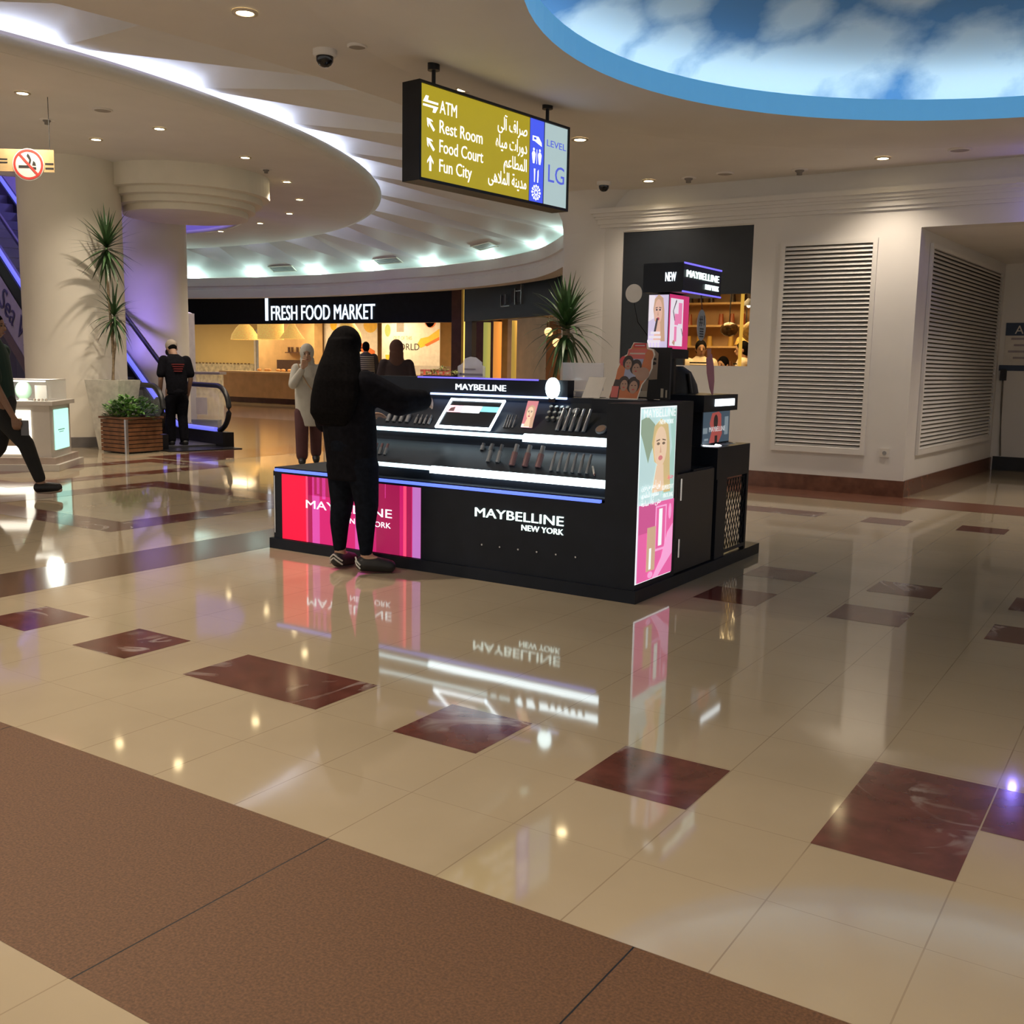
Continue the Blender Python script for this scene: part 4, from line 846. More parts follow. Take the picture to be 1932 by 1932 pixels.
# ================================================================ FRESH FOOD SHOP
YS = 22.0
fs = MB().m(black_lam).box(-27.6, -16.10, YS, YS+.2, 2.47, 3.6)
fa = tag(fs.build('shop_fascia', org=(-21.8, YS, 2.47)), 'long black fascia board with lit white capital lettering above the food counter', 'fascia')
text('sign_text', 'FRESH FOOD MARKET', frame((-22.78, YS-.004, 2.575), (1, 0, 0), (0, -1, 0)), .60, emat('text_ffm', (.72, .85, 1.0), 1.5), fa, width=4.0, ext=.012, org=None)
MB().m(emat('text_ffm', (.72, .85, 1.0), 1.5)).box(-23.02, -22.92, YS-.03, YS-.001, 2.56, 3.22).build('light_bar', fa)
pr = MB().m(darkwood).box(-16.10, -15.78, YS-.1, YS+.3, 0, 3.6).box(-15.42, -14.80, YS-.1, YS+.3, 0, 3.6); struct(pr.build('pillar'))
lp = thing('light_column', 'tall white wall panel with a glowing yellow light strip between brown pillars', 'light', (-15.6, YS, 0))
MB().m(white_paint).box(-15.78, -15.42, YS, YS+.2, 0, 3.6).build('panel', lp)
MB().m(emat('strip_yellow', (1.0, .68, .14), 1.3)).box(-15.76, -15.60, YS-.03, YS-.001, .9, 3.3).build('light_strip', lp)
MB().m(inkp).prism([(-15.48, 1.75), (-15.44, 2.0), (-15.44, 2.2), (-15.50, 1.9)], .004, frame((0, YS-.001, 0), (1, 0, 0), (0, -1, 0))).build('logo_mark', lp)
# shop shell
ylw = mat('yellow_wall', (.78, .60, .24), .6, var=.04, scale=1)
sw_ = MB().m(ylw).box(-36, -28.9, 28, 28.2, 0, 3.4).m(ash).box(-28.9, -14.8, 28, 28.2, 0, 3.4); struct(sw_.build('wall_shop'))
struct(MB().m(mat('shop_ceiling', (.5, .42, .3), .7)).box(-36, -14.6, YS+.2, 28.2, 3.0, 3.06).build('ceiling_shop'))
struct(MB().m(ash).box(-14.8, -14.6, YS+.3, 28, 0, 3.0).build('wall_partition'))
for x in (-31.5, -27.8, -24.4, -21.2, -18.2): lamp('shop_lamp', 'AREA', (x, 24.9, 2.95), 85, (1, .74, .42), 1.2)
dado = thing('patterned_dado', 'pale yellow patterned half-height wall panel under the yellow wall', 'panel', (-31, 27.9, 0))
MB().m(mat('dado_cream', (.62, .55, .36), .5, var=.35, scale=6)).box(-35, -29.9, 27.9, 27.99, 0, 1.25).build('panel', dado)
tr_ = MB().m(mat('pattern_brown', (.2, .13, .05), .6))
for i in range(24): tr_.box(-34.8+i*.2, -34.7+i*.2, 27.885, 27.9, 1.22, 1.27)
tr_.build('pattern_edge', dado)
bw = thing('wall_screen', 'narrow dark panel hanging on the yellow wall', 'panel', (-34.2, 27.9, 1.9))
MB().m(black_matt).box(-34.35, -33.85, 27.93, 27.998, 1.70, 2.5).build('panel', bw)
gd = thing('grey_door', 'narrow grey door beside the wooden partition in the food shop', 'door', (-29.3, 27.8, 0))
MB().m(mat('grey_door', (.38, .40, .44), .4)).box(-29.75, -29.05, 27.9, 27.98, 0, 2.45).build('leaf', gd); MB().m(paper).box(-29.85, -29.75, 27.88, 27.98, 0, 2.55).box(-29.05, -28.95, 27.88, 27.98, 0, 2.55).box(-29.85, -28.95, 27.88, 27.98, 2.45, 2.55).build('frame', gd)
wp = thing('white_column_cover', 'white rounded standing post in front of the food shop by the violet column', 'post', (-19.2, 15.8, 0))
MB().m(paper).box(-19.42, -19.02, 15.7, 15.98, 0, 2.42).cone((-19.22, 15.84, 2.42), (-19.22, 15.84, 2.45), .2, .14, 20).build('body', wp)
MB().m(mat('violet_edge_m', (.18, .16, .35), .5)).box(-19.46, -19.42, 15.7, 15.98, 0, 2.40).build('edge', wp)
# wooden service counter and partition
ct = thing('service_counter', 'long light wood serving counter with dark plinth in the food shop', 'counter', (-25, 24.4, 0))
MB().m(ash).box(-27.3, -21.6, 24.1, 24.9, .16, .96).build('front', ct); MB().m(mat('counter_top', (.72, .55, .32), .3)).box(-27.4, -21.5, 24.0, 25.0, .96, 1.02).build('worktop', ct)
MB().m(darkwood).box(-27.2, -21.7, 24.16, 24.85, 0, .16).build('plinth', ct)
pt = thing('wood_partition', 'light wood block wall behind the serving counter with a small shelf', 'wall unit', (-25.9, 26, 0))
MB().m(ash).box(-27.6, -24.9, 26.0, 26.4, 0, 3.0).build('block', pt); MB().m(darkwood).box(-26.1, -24.95, 25.8, 26.0, 1.66, 1.69).build('shelf', pt)
MB().m(mat('oven_dark', (.07, .04, .03), .4)).box(-26.6, -24.9, 25.9, 26.0, 1.02, 1.42).build('niche', pt)
jar0 = None
for i, x in enumerate((-26.0, -25.85, -25.6, -25.42, -25.2)):
    if jar0 is None:
        jar0 = thing('storage_jar', 'small dark jar on the shelf of the wooden block wall', 'jar', (x, 25.9, 1.69), 'jars on the wooden block shelf'); MB().m(mat('jar_brown', (.08, .04, .02), .3)).cone((x, 25.9, 1.69), (x, 25.9, 1.83), .045, .045, 12).build('glass', jar0); MB().m(darkwood).cone((x, 25.9, 1.83), (x, 25.9, 1.86), .05, .05, 12).build('lid', jar0)
    else: dup(jar0, (x+26.0, 0, 0))
br0 = None
for i in range(9):
    x = -26.2+i*.27
    if br0 is None:
        br0 = tag(MB().m(mat('bread', (.50, .28, .12), .7)).ball((x, 24.7, 1.075), .06, 12, (1.7, 1, .8)).build('bread_loaf', org=(x, 24.7, 1.02)), 'brown loaf lying on the food shop serving counter', 'bread', 'loaves on the serving counter')
    else: dup(br0, (i*.27, random.uniform(-.1, .1), 0))
wick = mat('wicker', (.75, .48, .16), .6, var=.4, scale=30, emi=(1, .62, .16), est=.5)
def pendant(x, y, zb, w2, h2, label, kind=0):
    t = thing('pendant_lamp', label, 'lamp', (x, y, 3.0)); m_ = MB().m(wick)
    prof = {0: [(w2, zb), (w2*.92, zb+h2*.3), (w2*.6, zb+h2*.7), (.1, zb+h2)], 1: [(w2, zb), (w2, zb+h2)], 2: [(w2, zb), (w2*.55, zb+h2*.45), (.12, zb+h2*.75), (.1, zb+h2)]}[kind]
    m_.lathe(prof, (x, y, 0), 28).build('shade', t); MB().m(black_matt).cone((x, y, zb+h2*.95), (x, y, 3.0), .012, .012, 6).build('cord', t)
    MB().m(led_warm).ball((x, y, zb+h2*.35), .08, 12).build('bulb', t)
pendant(-25.9, 23.8, 2.05, .45, .55, 'domed wicker pendant lamp at the left over the serving counter')
pendant(-24.7, 23.8, 2.06, .42, .6, 'wide cylindrical wicker pendant lamp over the serving counter', 1)
pendant(-23.75, 23.8, 2.08, .40, .55, 'cone shaped wicker pendant lamp right of the cylindrical one', 2)
pendant(-21.4, 23.8, 2.1, .42, .55, 'wicker pendant lamp behind the head of the woman in black')
# printed wall graphics
def graphic(name, x0, x1, y, z0, z1, label):
    t = thing(name, label, 'wall graphic', ((x0+x1)/2, y, z0)); MB().m(mat('print_white', (.78, .74, .68), .5)).box(x0, x1, y-.02, y-.001, z0, z1).build('board', t); return t, FM((x0), y-.021, z0)
g1, G1 = graphic('wall_graphic', -25.0, -22.6, 26.0+.6, 1.02, 2.95, 'white wall graphic with vegetables left of the woman in black')
o_, gr_, ye_, bn_ = [mat(n3, c3, .5) for n3, c3 in (('print_carrot', (.75, .18, .04)), ('print_leafy', (.35, .45, .15)), ('print_yellow', (.85, .55, .05)), ('print_tan', (.55, .35, .18)))]
a6 = MB().m(o_).poly([(1.5, .9), (1.75, 1.0), (2.3, .75), (2.3, .55), (1.6, .75)], G1, .002).m(ye_).poly(ell(.45, 1.65, .16, .22, 16), G1, .002).poly(ell(2.1, 1.6, .3, .25, 16), G1, .002).m(gr_).poly([(.95, 1.2), (1.25, 1.25), (1.3, 1.6), (1.0, 1.55)], G1, .002).m(bn_).poly(rect(.3, .55, .7, .58), G1, .002).poly(rect(.8, .62, 1.2, .65), G1, .002)
a6.build('print', g1)
g2, G2 = graphic('wall_graphic', -21.9, -19.55, 26.0, 1.02, 2.95, 'white wall graphic with lettering, carrot and orange slice right of the woman in black')
a7 = MB().m(ye_).poly([(1.45, .95), (1.6, 1.15), (1.9, 1.2), (2.34, 1.45), (2.34, 1.2), (1.9, .95), (1.6, .85)], G2, .002).m(o_).poly([(1.75, .95), (2.34, 1.2), (2.34, 1.1), (1.85, .9)], G2, .003).poly(ell(2.0, 1.78, .24, .30, 18, pi, 2*pi), G2, .002).poly(ell(1.95, 1.75, .22, .26, 18), G2, .002).m(ye_).poly([(.2, .35), (.9, .35), (.8, .65), (.15, .62)], G2, .002).m(gr_).poly(ell(.25, 1.4, .12, .2, 14), G2, .002).m(mat('print_grey', (.28, .26, .24), .5)).poly(rect(.62, 1.35, .92, 1.75), G2, .002)
a7.build('print', g2)
text('graphic_text', 'OUT OF THIS', G2 @ Matrix.Translation((.5, 1.10, .003)), .17, bn_, g2, width=.75, ext=.001); text('graphic_text', 'WORLD', G2 @ Matrix.Translation((.4, .78, .003)), .3, inkp, g2, width=1.15, ext=.001)
# right part of the shop: counter with goods
c2_ = thing('food_display', 'dark display counter with red packs at the right of the food shop', 'counter', (-18, 24.3, 0))
MB().m(mat('oven_dark', (.07, .04, .03), .4)).box(-20.9, -16.0, 24.0, 24.7, 0, 1.0).build('body', c2_); MB().m(mat('counter_top', (.72, .55, .32), .3)).box(-21.0, -15.95, 23.95, 24.75, 1.0, 1.04).build('worktop', c2_); MB().m(glass).box(-20.6, -16.1, 24.05, 24.06, 1.04, 1.32).build('guard_glass', c2_)
redpk = mat('red_pack', (.55, .05, .04), .45)
pk0 = None
for i in range(12):
    x = -18.9+(i % 6)*.24; z = 1.04; yy = 24.3+(i//6)*.2
    if pk0 is None: pk0 = tag(MB().m(redpk).box(x-.06, x+.06, yy-.05, yy+.05, z+.001, z+.17).m(paper).box(x-.05, x+.05, yy-.053, yy-.051, z+.05, z+.11).build('food_pack', org=(x, yy, z)), 'small red food pack on the counter at the right of the food shop', 'pack', 'red packs on the right food counter'); p00 = Vector((x, yy, z))
    else: dup(pk0, Vector((x+random.uniform(-.03, .03), yy, z))-p00)
sr = thing('shelf_rail', 'wooden wall shelf with red bottles at the back right of the food shop', 'shelf', (-18.0, 26.9, 1.5)); MB().m(ash).box(-19.3, -16.6, 26.8, 27.1, 1.50, 1.54).build('board', sr)
for x in (-19.2, -16.7): MB().m(darkwood).box(x-.03, x+.03, 26.85, 27.05, 0, 1.50).build('upright', sr)
bt0 = None
for i in range(10):
    x = -19.1+i*.26
    if bt0 is None: bt0 = tag(MB().m(redpk).cone((x, 26.95, 1.541), (x, 26.95, 1.75), .06, .06, 10).cone((x, 26.95, 1.75), (x, 26.95, 1.85), .03, .025, 8).build('sauce_bottle', org=(x, 26.95, 1.54)), 'red bottle on the back shelf of the food shop', 'bottle', 'red bottles on the food shop shelf')
    else: dup(bt0, (i*.26, 0, 0))
ao = thing('white_appliance', 'white rounded appliance on the wood wall at the right of the food shop', 'appliance', (-17.6, 27.9, 1.6)); MB().m(paper).box(-17.95, -17.3, 27.7, 27.99, 1.75, 2.45).build('body', ao); MB().m(inkp).box(-17.7, -17.45, 27.69, 27.7, 2.1, 2.3).build('label', ao)
# ================================================================ TEAL SHOP (angled frontage)
TA, TB = Vector((-14.87, 20.74, 0)), Vector((-9.77, 17.68, 0)); td = (TB-TA).normalized(); tn = Vector((td.y, -td.x, 0)); TM = frame(TA, td, tn); TL = (TB-TA).length
teal = mat('teal_dark', (.018, .034, .042), .45, var=.1)
tf = tag(MB().m(teal).prism(rect(0, 2.42, TL, 3.595), -.2, TM).build('shop_fascia', org=TA+Vector((0, 0, 2.42))), 'dark teal shop fascia with raised metal letters right of the brown pillars', 'fascia')
lt_ = MB().m(steel)
for r_ in (rect(2.2, 2.68, 2.22, 2.95), rect(2.2, 2.68, 2.65, 2.70), rect(2.42, 2.72, 2.44, 2.95), rect(2.9, 2.7, 2.93, 3.05), rect(3.2, 2.7, 3.23, 3.12), rect(2.95, 2.98, 3.2, 3.0)): lt_.prism(r_, .06, TM)
lt_.m(black_matt)
for r_ in (rect(2.24, 2.74, 2.42, 2.93), rect(2.7, 2.76, 2.88, 3.02), rect(2.95, 2.76, 3.18, 3.1)): lt_.prism(r_, .04, TM)
lt_.build('raised_letters', tf)
tw_ = MB().m(mat('shop_brown', (.24, .14, .09), .5, var=.2, scale=2)).prism(rect(.0, 0, TL+2, 2.5), .1, TM @ Matrix.Translation((0, 0, -2.4))); struct(tw_.build('wall_teal'))
struct(MB().m(mat('navy_pilaster', (.02, .03, .06), .5)).prism(rect(0, 0, .42, 2.42), .12, TM @ Matrix.Translation((0, 0, -.15))).build('pilaster'))
for i, (x, c_, w2) in enumerate(((.50, emat('col_green', (.42, .42, .10), .7), .18), (1.10, emat('col_orange', (.80, .30, .05), .8), .2), (2.0, emat('col_amber', (.5, .32, .06), .7), .12))):
    t = thing('light_tube', ('dim green glowing pole at the left of the teal shop', 'orange glowing pole in the teal shop front', 'amber glowing pole right of the orange one in the teal shop')[i], 'light', TM @ Vector((x, 0, -.4)))
    p = TM @ Vector((x, 0, -.4)); MB().m(c_).cone(p+Vector((0, 0, .9)), p+Vector((0, 0, 2.4)), w2*.5, w2*.5, 16).build('tube', t); MB().m(black_matt).cone(p, p+Vector((0, 0, .9)), w2*.55, w2*.55, 16).build('base', t)
for i, x in enumerate((2.55, 2.95, 3.5)): 
    p = TM @ Vector((x, 0, -1.0)); t = thing('pendant_lamp', ('small glowing pendant behind the palm leaves in the teal shop', 'second small pendant behind the palm leaves', 'third small pendant in the teal shop near the rounded column')[i], 'lamp', (p.x, p.y, 2.6))
    MB().m(emat('bulb_amber', (1, .6, .25), 1.5)).ball((p.x, p.y, 2.15-.25*i), .1, 12).build('bulb', t); MB().m(black_matt).cone((p.x, p.y, 2.2-.25*i), (p.x, p.y, 2.6), .01, .01, 6).build('cord', t)
struct(MB().m(mat('shop_ceiling', (.5, .42, .3), .7)).prism(rect(0, -2.4, TL+2, -.21), .05, frame(TA+Vector((0, 0, 2.6)), td, (0, 0, 1)) @ Matrix.Diagonal((1, -1, 1, 1))).build('ceiling_teal'))
p = TM @ Vector((2.2, 0, -1.2)); lamp('shop_lamp', 'AREA', (p.x, p.y, 2.55), 55, (1, .62, .3), 1.5)
sc_ = thing('shop_counter', 'low counter with red goods in the teal shop behind the palm', 'counter', TM @ Vector((2.6, 0, -1.2))); MB().m(darkwood).prism(rect(1.2, 0, 4.2, 1.0), .5, TM @ Matrix.Translation((0, 0, -1.6))).build('body', sc_); MB().m(mat('counter_top', (.72, .55, .32), .3)).prism(rect(1.15, 1.0, 4.25, 1.05), .6, TM @ Matrix.Translation((0, 0, -1.65))).build('worktop', sc_)

# ================================================================ DARK SHOP FRONT IN THE RIGHT WALL
df = thing('shop_facade', 'black shop front panel above and left of the lit opening in the right wall', 'shop front', (-5.24, YW, 1.43))
MB().m(mat('front_black', (.016, .020, .026), .4, var=.1)).box(-6.10, -4.38, YW+.02, YW+.08, 2.29, 3.10).build('fascia', df); MB().m(mat('front_black', (.016, .020, .026), .4)).box(-6.10, -5.22, YW+.02, YW+.08, 1.43, 2.29).build('side_panel', df)
MB().m(paper).box(-6.10, -4.38, YW+.01, YW+.03, 3.085, 3.10).build('top_edge', df)
sh_ = MB().m(mat('shop_tan', (.46, .30, .16), .6, var=.2, scale=3)).box(-7.15, -4.2, 15.9, 16.0, 0, 3.0).box(-7.15, -7.05, 12.9, 15.9, 0, 2.75).box(-4.38, -4.28, YW+.25, 15.9, 0, 3.0); struct(sh_.build('wall_shop'))
struct(MB().m(mat('shop_ceiling', (.5, .42, .3), .7)).box(-7.1, -4.3, YW+.3, 15.9, 2.75, 2.8).build('ceiling_shop'))
lamp('shop_lamp', 'AREA', (-5.7, 14.2, 2.7), 48, (1, .68, .30), 1.0)
for i, z in enumerate((1.35, 1.72, 2.05, 2.4)):
    t = thing('wall_shelf', ('lowest', 'second', 'third', 'topmost')[i]+' pale wall shelf with goods inside the lit shop opening', 'shelf', (-6.2, 15.7, z)); MB().m(ash).box(-7.04, -5.3, 15.55, 15.9, z, z+.03).build('board', t)
    MB().m(steel).box(-7.0, -6.96, 15.7, 15.9, z-.06, z).box(-5.5, -5.46, 15.7, 15.9, z-.06, z).build('bracket', t)
    q0 = None
    for j in range(9):
        x = -6.95+j*.18
        if j in (3+i % 2, 7): continue
        if q0 is None: q0 = tag(MB().m([mat('goods_brown', (.16, .07, .03), .4), mat('goods_gold', (.55, .35, .08), .4), mat('goods_rust', (.35, .1, .04), .4), mat('goods_dark', (.05, .03, .02), .4)][i]).cone((x, 15.72, z+.031), (x, 15.72, z+.17+.02*i), .05, .035, 10).build('shelf_jar', org=(x, 15.72, z+.03)), 'small jar on the '+('lowest', 'second', 'third', 'topmost')[i]+' shelf inside the lit shop opening', 'jar', ('lowest', 'second', 'third', 'topmost')[i]+' row of shelf jars in the lit shop'); xx = x
        else: dup(q0, (x-xx, 0, 0))
pp_ = thing('shop_pole', 'yellow lit vertical pole inside the lit shop opening', 'pole', (-4.78, 12.6, 0)); MB().m(emat('pole_gold', (.75, .42, .06), .8)).cone((-4.72, 12.6, 0), (-4.72, 12.6, 2.75), .022, .022, 12).build('pole', pp_)
def shade(x, y, z, r, mt, label, kind=0):
    t = thing('pendant_lamp', label, 'lamp', (x, y, 2.75))
    if kind == 0: MB().m(mt).ball((x, y, z), r, 18, (1, 1, .8)).build('shade', t)
    else: MB().m(mt).lathe([(r, z-r*.6), (r*.8, z), (r*.35, z+r*.4), (.02, z+r*.55)], (x, y, 0), 24).build('shade', t)
    MB().m(black_matt).cone((x, y, z+r*.5), (x, y, 2.75), .008, .008, 6).build('cord', t); MB().m(led_warm).ball((x, y, z-r*.55), .03, 10).build('bulb', t)
shade(-5.42, 14.0, 1.95, .13, mat('smoked_brass', (.10, .06, .03), .15, .5), 'small dark glass globe pendant inside the lit shop')
shade(-4.88, 13.6, 1.90, .20, mat('straw', (.70, .45, .12), .6, var=.5, scale=30), 'large ribbed straw globe pendant inside the lit shop')
shade(-5.62, 15.2, 1.86, .16, mat('straw', (.70, .45, .12), .6), 'cone straw pendant below the dark globe in the lit shop', 1)
shade(-5.3, 14.4, 2.35, .09, black_matt, 'small black pendant high in the lit shop', 1)
for i, x in enumerate((-5.05, -4.9, -4.75)):
    t = thing('spot_lamp', 'small white ceiling spot inside the lit shop at the top right', 'lamp', (x, 13.4, 2.75), 'ceiling spots in the lit shop'); MB().m(led_warm).ball((x, 13.4, 2.43), .035, 10).build('lens', t); MB().m(black_matt).cone((x, 13.4, 2.46), (x, 13.4, 2.75), .02, .02, 8).build('stem', t)
# ================================================================ PLANTS
def sword(mb, P, dirv, L_, w_, droop):
    d_ = Vector(dirv).normalized(); s_ = d_.cross(Vector((0, 0, 1)));
    if s_.length < .05: s_ = Vector((1, 0, 0))
    s_.normalize(); pts = []; p = Vector(P); dd = d_.copy(); n_ = 6
    for i in range(n_+1):
        u = i/n_; w2 = w_*(.55+.9*u if u < .3 else .82*(1-u)/.7)+.0008
        pts.append((p-s_*w2, p+Vector((0, 0, -.15*w2)), p+s_*w2)); p = p+dd*(L_/n_); dd = (dd+Vector((0, 0, -droop/n_))).normalized()
    vs = [q for t in pts for q in t]
    mb.add(vs, [(3*i, 3*i+1, 3*i+4, 3*i+3) for i in range(n_)]+[(3*i+1, 3*i+2, 3*i+5, 3*i+4) for i in range(n_)], True)
def rosette(name, par, c, n_, L0, L1, w_, seed, low=-.75, droop=.5):
    rn = random.Random(seed); mb = MB().m(leaf)
    for i in range(n_):
        a = i*2.399+rn.uniform(-.2, .2); u = i/n_; el = 1.35-(1.35-low)*u + rn.uniform(-.12, .12)
        sword(mb, Vector(c)+Vector((0, 0, -.16*u)), (cos(a)*cos(el), sin(a)*cos(el), sin(el)), rn.uniform(L0, L1), w_, droop)
    return mb.build(name, par)
POT = Vector((-13.70, 9.92, 0))
dp = thing('dracaena_plant', 'tall two-headed sword-leaf plant in a white tapered pot beside the column', 'plant', POT)
pm = MB().m(mat('pot_white', (.62, .60, .52), .7, var=.15, scale=12, bump=.2))
ang = radians(20); 
def sqr(h, z): return [POT+Vector((cos(ang)*x-sin(ang)*y, sin(ang)*x+cos(ang)*y, z)) for x, y in ((-h, -h), (h, -h), (h, h), (-h, h))]
a, b, c_, d_ = sqr(.17, 0), sqr(.29, 1.06), sqr(.25, 1.06), sqr(.25, .98)
pm.add(a+b+c_+d_, [(3, 2, 1, 0)]+[(i, (i+1) % 4, 4+(i+1) % 4, 4+i) for i in range(4)]+[(4+i, 4+(i+1) % 4, 8+(i+1) % 4, 8+i) for i in range(4)]+[(8+i, 8+(i+1) % 4, 12+(i+1) % 4, 12+i) for i in range(4)]+[(12, 13, 14, 15)], False).build('pot', dp)
pe = MB().m(mat('pebble', (.7, .68, .62), .6))
for i in range(26): pe.ball(POT+Vector((random.uniform(-.2, .2), random.uniform(-.2, .2), 1.02)), random.uniform(.02, .04), 8)
pe.build('pebbles', dp)
sx_ = MB().m(bark); R_ = Vector((rt0.x, rt0.y, 0)); T0 = POT+Vector((0, 0, 1.0))
k1 = [T0, T0+R_*.03+Vector((0, 0, .45)), T0+R_*.0+Vector((0, 0, 1.0)), T0+R_*-.03+Vector((0, 0, 1.7)), T0+R_*-.02+Vector((0, 0, 2.0))]
k2 = [T0+R_*.03+Vector((0, 0, .42)), T0+R_*.09+Vector((0, 0, .75)), T0+R_*.06+Vector((0, 0, 1.0))]
sx_.tube(k1, [.026, .024, .02, .018, .017]).tube(k2, [.02, .018, .016]).build('stems', dp)
rosette('leaf_crown', dp, k1[-1]+Vector((0, 0, .1)), 74, .46, .64, .030, 3, -1.25, .35); rosette('leaf_crown', dp, k2[-1]+Vector((0, 0, .08)), 52, .40, .58, .027, 5, -1.3, .9)
# wooden planter box
PX0, PX1, PY0, PY1 = -13.42, -12.83, 9.48, 10.12
wp_ = thing('planter_box', 'slatted brown wooden planter box with a leafy green shrub beside the white pot', 'planter', ((PX0+PX1)/2, (PY0+PY1)/2, 0))
ps_ = MB().m(mat('planter_wood', (.20, .085, .035), .5, var=.3, scale=9))
for i in range(8):
    z = .025+i*.06
    ps_.box(PX0, PX1-.03, PY0, PY0+.02, z, z+.048).box(PX0, PX1-.03, PY1-.02, PY1, z, z+.048).box(PX1-.02, PX1, PY0+.03, PY1, z, z+.048).box(PX0, PX0+.02, PY0+.03, PY1-.03, z, z+.048)
ps_.build('slats', wp_)
MB().m(mat('planter_rim', (.16, .07, .035), .5)).box(PX0-.02, PX1+.02, PY0-.02, PY0+.05, .505, .535).box(PX0-.02, PX1+.02, PY1-.05, PY1+.02, .505, .535).box(PX0-.02, PX0+.05, PY0+.05, PY1-.05, .505, .535).box(PX1-.05, PX1+.02, PY0+.05, PY1-.05, .505, .535).build('rim', wp_)
MB().m(steel).box(PX1-.035, PX1+.004, PY0-.004, PY0+.035, 0, .505).build('corner_post', wp_); MB().m(black_matt).box(PX0+.02, PX1-.02, PY0+.02, PY1-.02, .01, .46).build('liner', wp_)
shr = MB()
for i in range(720):
    shr.m(leaf_lt if random.random() < .65 else leaf); a_ = random.uniform(0, 6.28); r_ = sqrt(random.random())*.36; z = .48+random.random()**.7*.36*(1-(r_/.5)**2)
    P = Vector((wp_.location.x-.02+cos(a_)*r_, wp_.location.y+sin(a_)*r_, z)); d_ = Vector((cos(a_)+random.uniform(-.7, .7), sin(a_)+random.uniform(-.7, .7), random.uniform(-.3, .8))).normalized(); s_ = d_.cross(Vector((0, 0, 1))).normalized()
    l_ = random.uniform(.07, .12); shr.quad(P, P+d_*l_*.5+s_*l_*.3, P+d_*l_, P+d_*l_*.5-s_*l_*.3)
shr.build('shrub', wp_)
# plant behind the kiosk by the rounded column
DP = Vector((-5.62, 9.75, 0))
d2 = thing('dracaena_plant', 'bushy sword-leaf plant behind the kiosk in front of the rounded column', 'plant', DP)
MB().m(mat('pot_white', (.62, .60, .52), .7)).lathe([(.001, 0), (.17, 0), (.27, .75), (.23, .75), (.22, .68), (.001, .68)], DP, 28).build('pot', d2)
MB().m(bark).tube([DP+Vector((0, 0, .66)), DP+Vector((.02, 0, 1.2)), DP+Vector((-.01, 0, 1.82))], [.05, .045, .04]).build('stem', d2)
rosette('leaf_crown', d2, DP+Vector((-.01, 0, 1.95)), 46, .38, .48, .034, 11, .05, .25); rosette('leaf_skirt', d2, DP+Vector((-.01, 0, 1.83)), 54, .44, .62, .034, 14, -1.3, 1.3)

# ================================================================ ESCALATOR
ED = Vector((-.967, .255, 0)); EP = Vector((.255, .967, 0)); E0 = Vector((-13.33, 10.34, 0))
es = thing('escalator', 'escalator with dark handrails, glass sides and a blue light line', 'escalator', E0+EP*.5)
def epath(off, base, l_flat=1.25, smax=11.0, z0=.0):
    out = []; s_ = 0
    for i in range(60):
        s_ = smax*i/59; t = max(0, s_-l_flat); z = base + (t*t*.577/1.2 if t < .6 else (t-.3)*.577); out.append(E0+ED*s_+EP*off+Vector((0, 0, z)))
    return out
for off in (0.0, 1.08):
    top = epath(off, .98); newel = [E0+ED*(.0-.40*sin(a))+EP*off+Vector((0, 0, .62+.36*cos(a))) for a in [pi*.95*i/12 for i in range(13)]]
    MB().m(rubber).tube(newel[::-1]+top[1:], .042, 10).build('handrail', es)
    bot = epath(off, .30); gl = MB().m(glass); tp = epath(off, .93)
    for i in range(59): gl.add([bot[i], bot[i+1], tp[i+1], tp[i]], [(0, 1, 2, 3)])
    nn_ = [E0+ED*(-.35*sin(a))+EP*off+Vector((0, 0, .62+.31*cos(a))) for a in [pi*i/12 for i in range(13)]]
    gl.add(nn_, [tuple(range(13))]); gl.build('glass_side', es)
    MB().m(emat('rail_led', (.18, .20, 1.0), .9)).tube([p+EP*(-.03)+Vector((0, 0, -.035)) for p in bot], .045, 6).build('light_line', es)
    sk_ = MB().m(black_metal); lo = epath(off, -.32); q1 = [p+EP*-.09 for p in bot]; q2 = [p+EP*.09 for p in bot]; q3 = [Vector((p.x, p.y, max(p.z, .002)))+EP*-.09 for p in lo]; q4 = [Vector((p.x, p.y, max(p.z, .002)))+EP*.09 for p in lo]
    vs = [p for t in zip(q1, q2, q4, q3) for p in t]; sk_.add([p+Vector((0, 0, -.07)) if k % 4 < 2 else p for k, p in enumerate(vs)], [(4*i+j, 4*i+(j+1) % 4, 4*i+4+(j+1) % 4, 4*i+4+j) for i in range(59) for j in range(4)]+[(0, 1, 2, 3)], False); sk_.build('skirt', es)
tb = MB().m(mat('truss_white', (.52, .47, .50), .5, var=.05)); up_ = epath(-.10, -.13); dn_ = epath(-.10, -1.15)
tb.add([p for i in range(20, 60) for p in (up_[i], Vector((dn_[i].x, dn_[i].y, max(.003, dn_[i].z))))], [(2*i, 2*i+2, 2*i+3, 2*i+1) for i in range(39)], False).build('side_cladding', es)
be = MB().m(mat('brown_beam', (.20, .14, .12), .5)); u2 = epath(-.11, -1.0); d2_ = epath(-.11, -1.3)
be.add([p for i in range(30, 60) for p in (u2[i], d2_[i])], [(2*i, 2*i+2, 2*i+3, 2*i+1) for i in range(29)], False).build('side_beam', es)
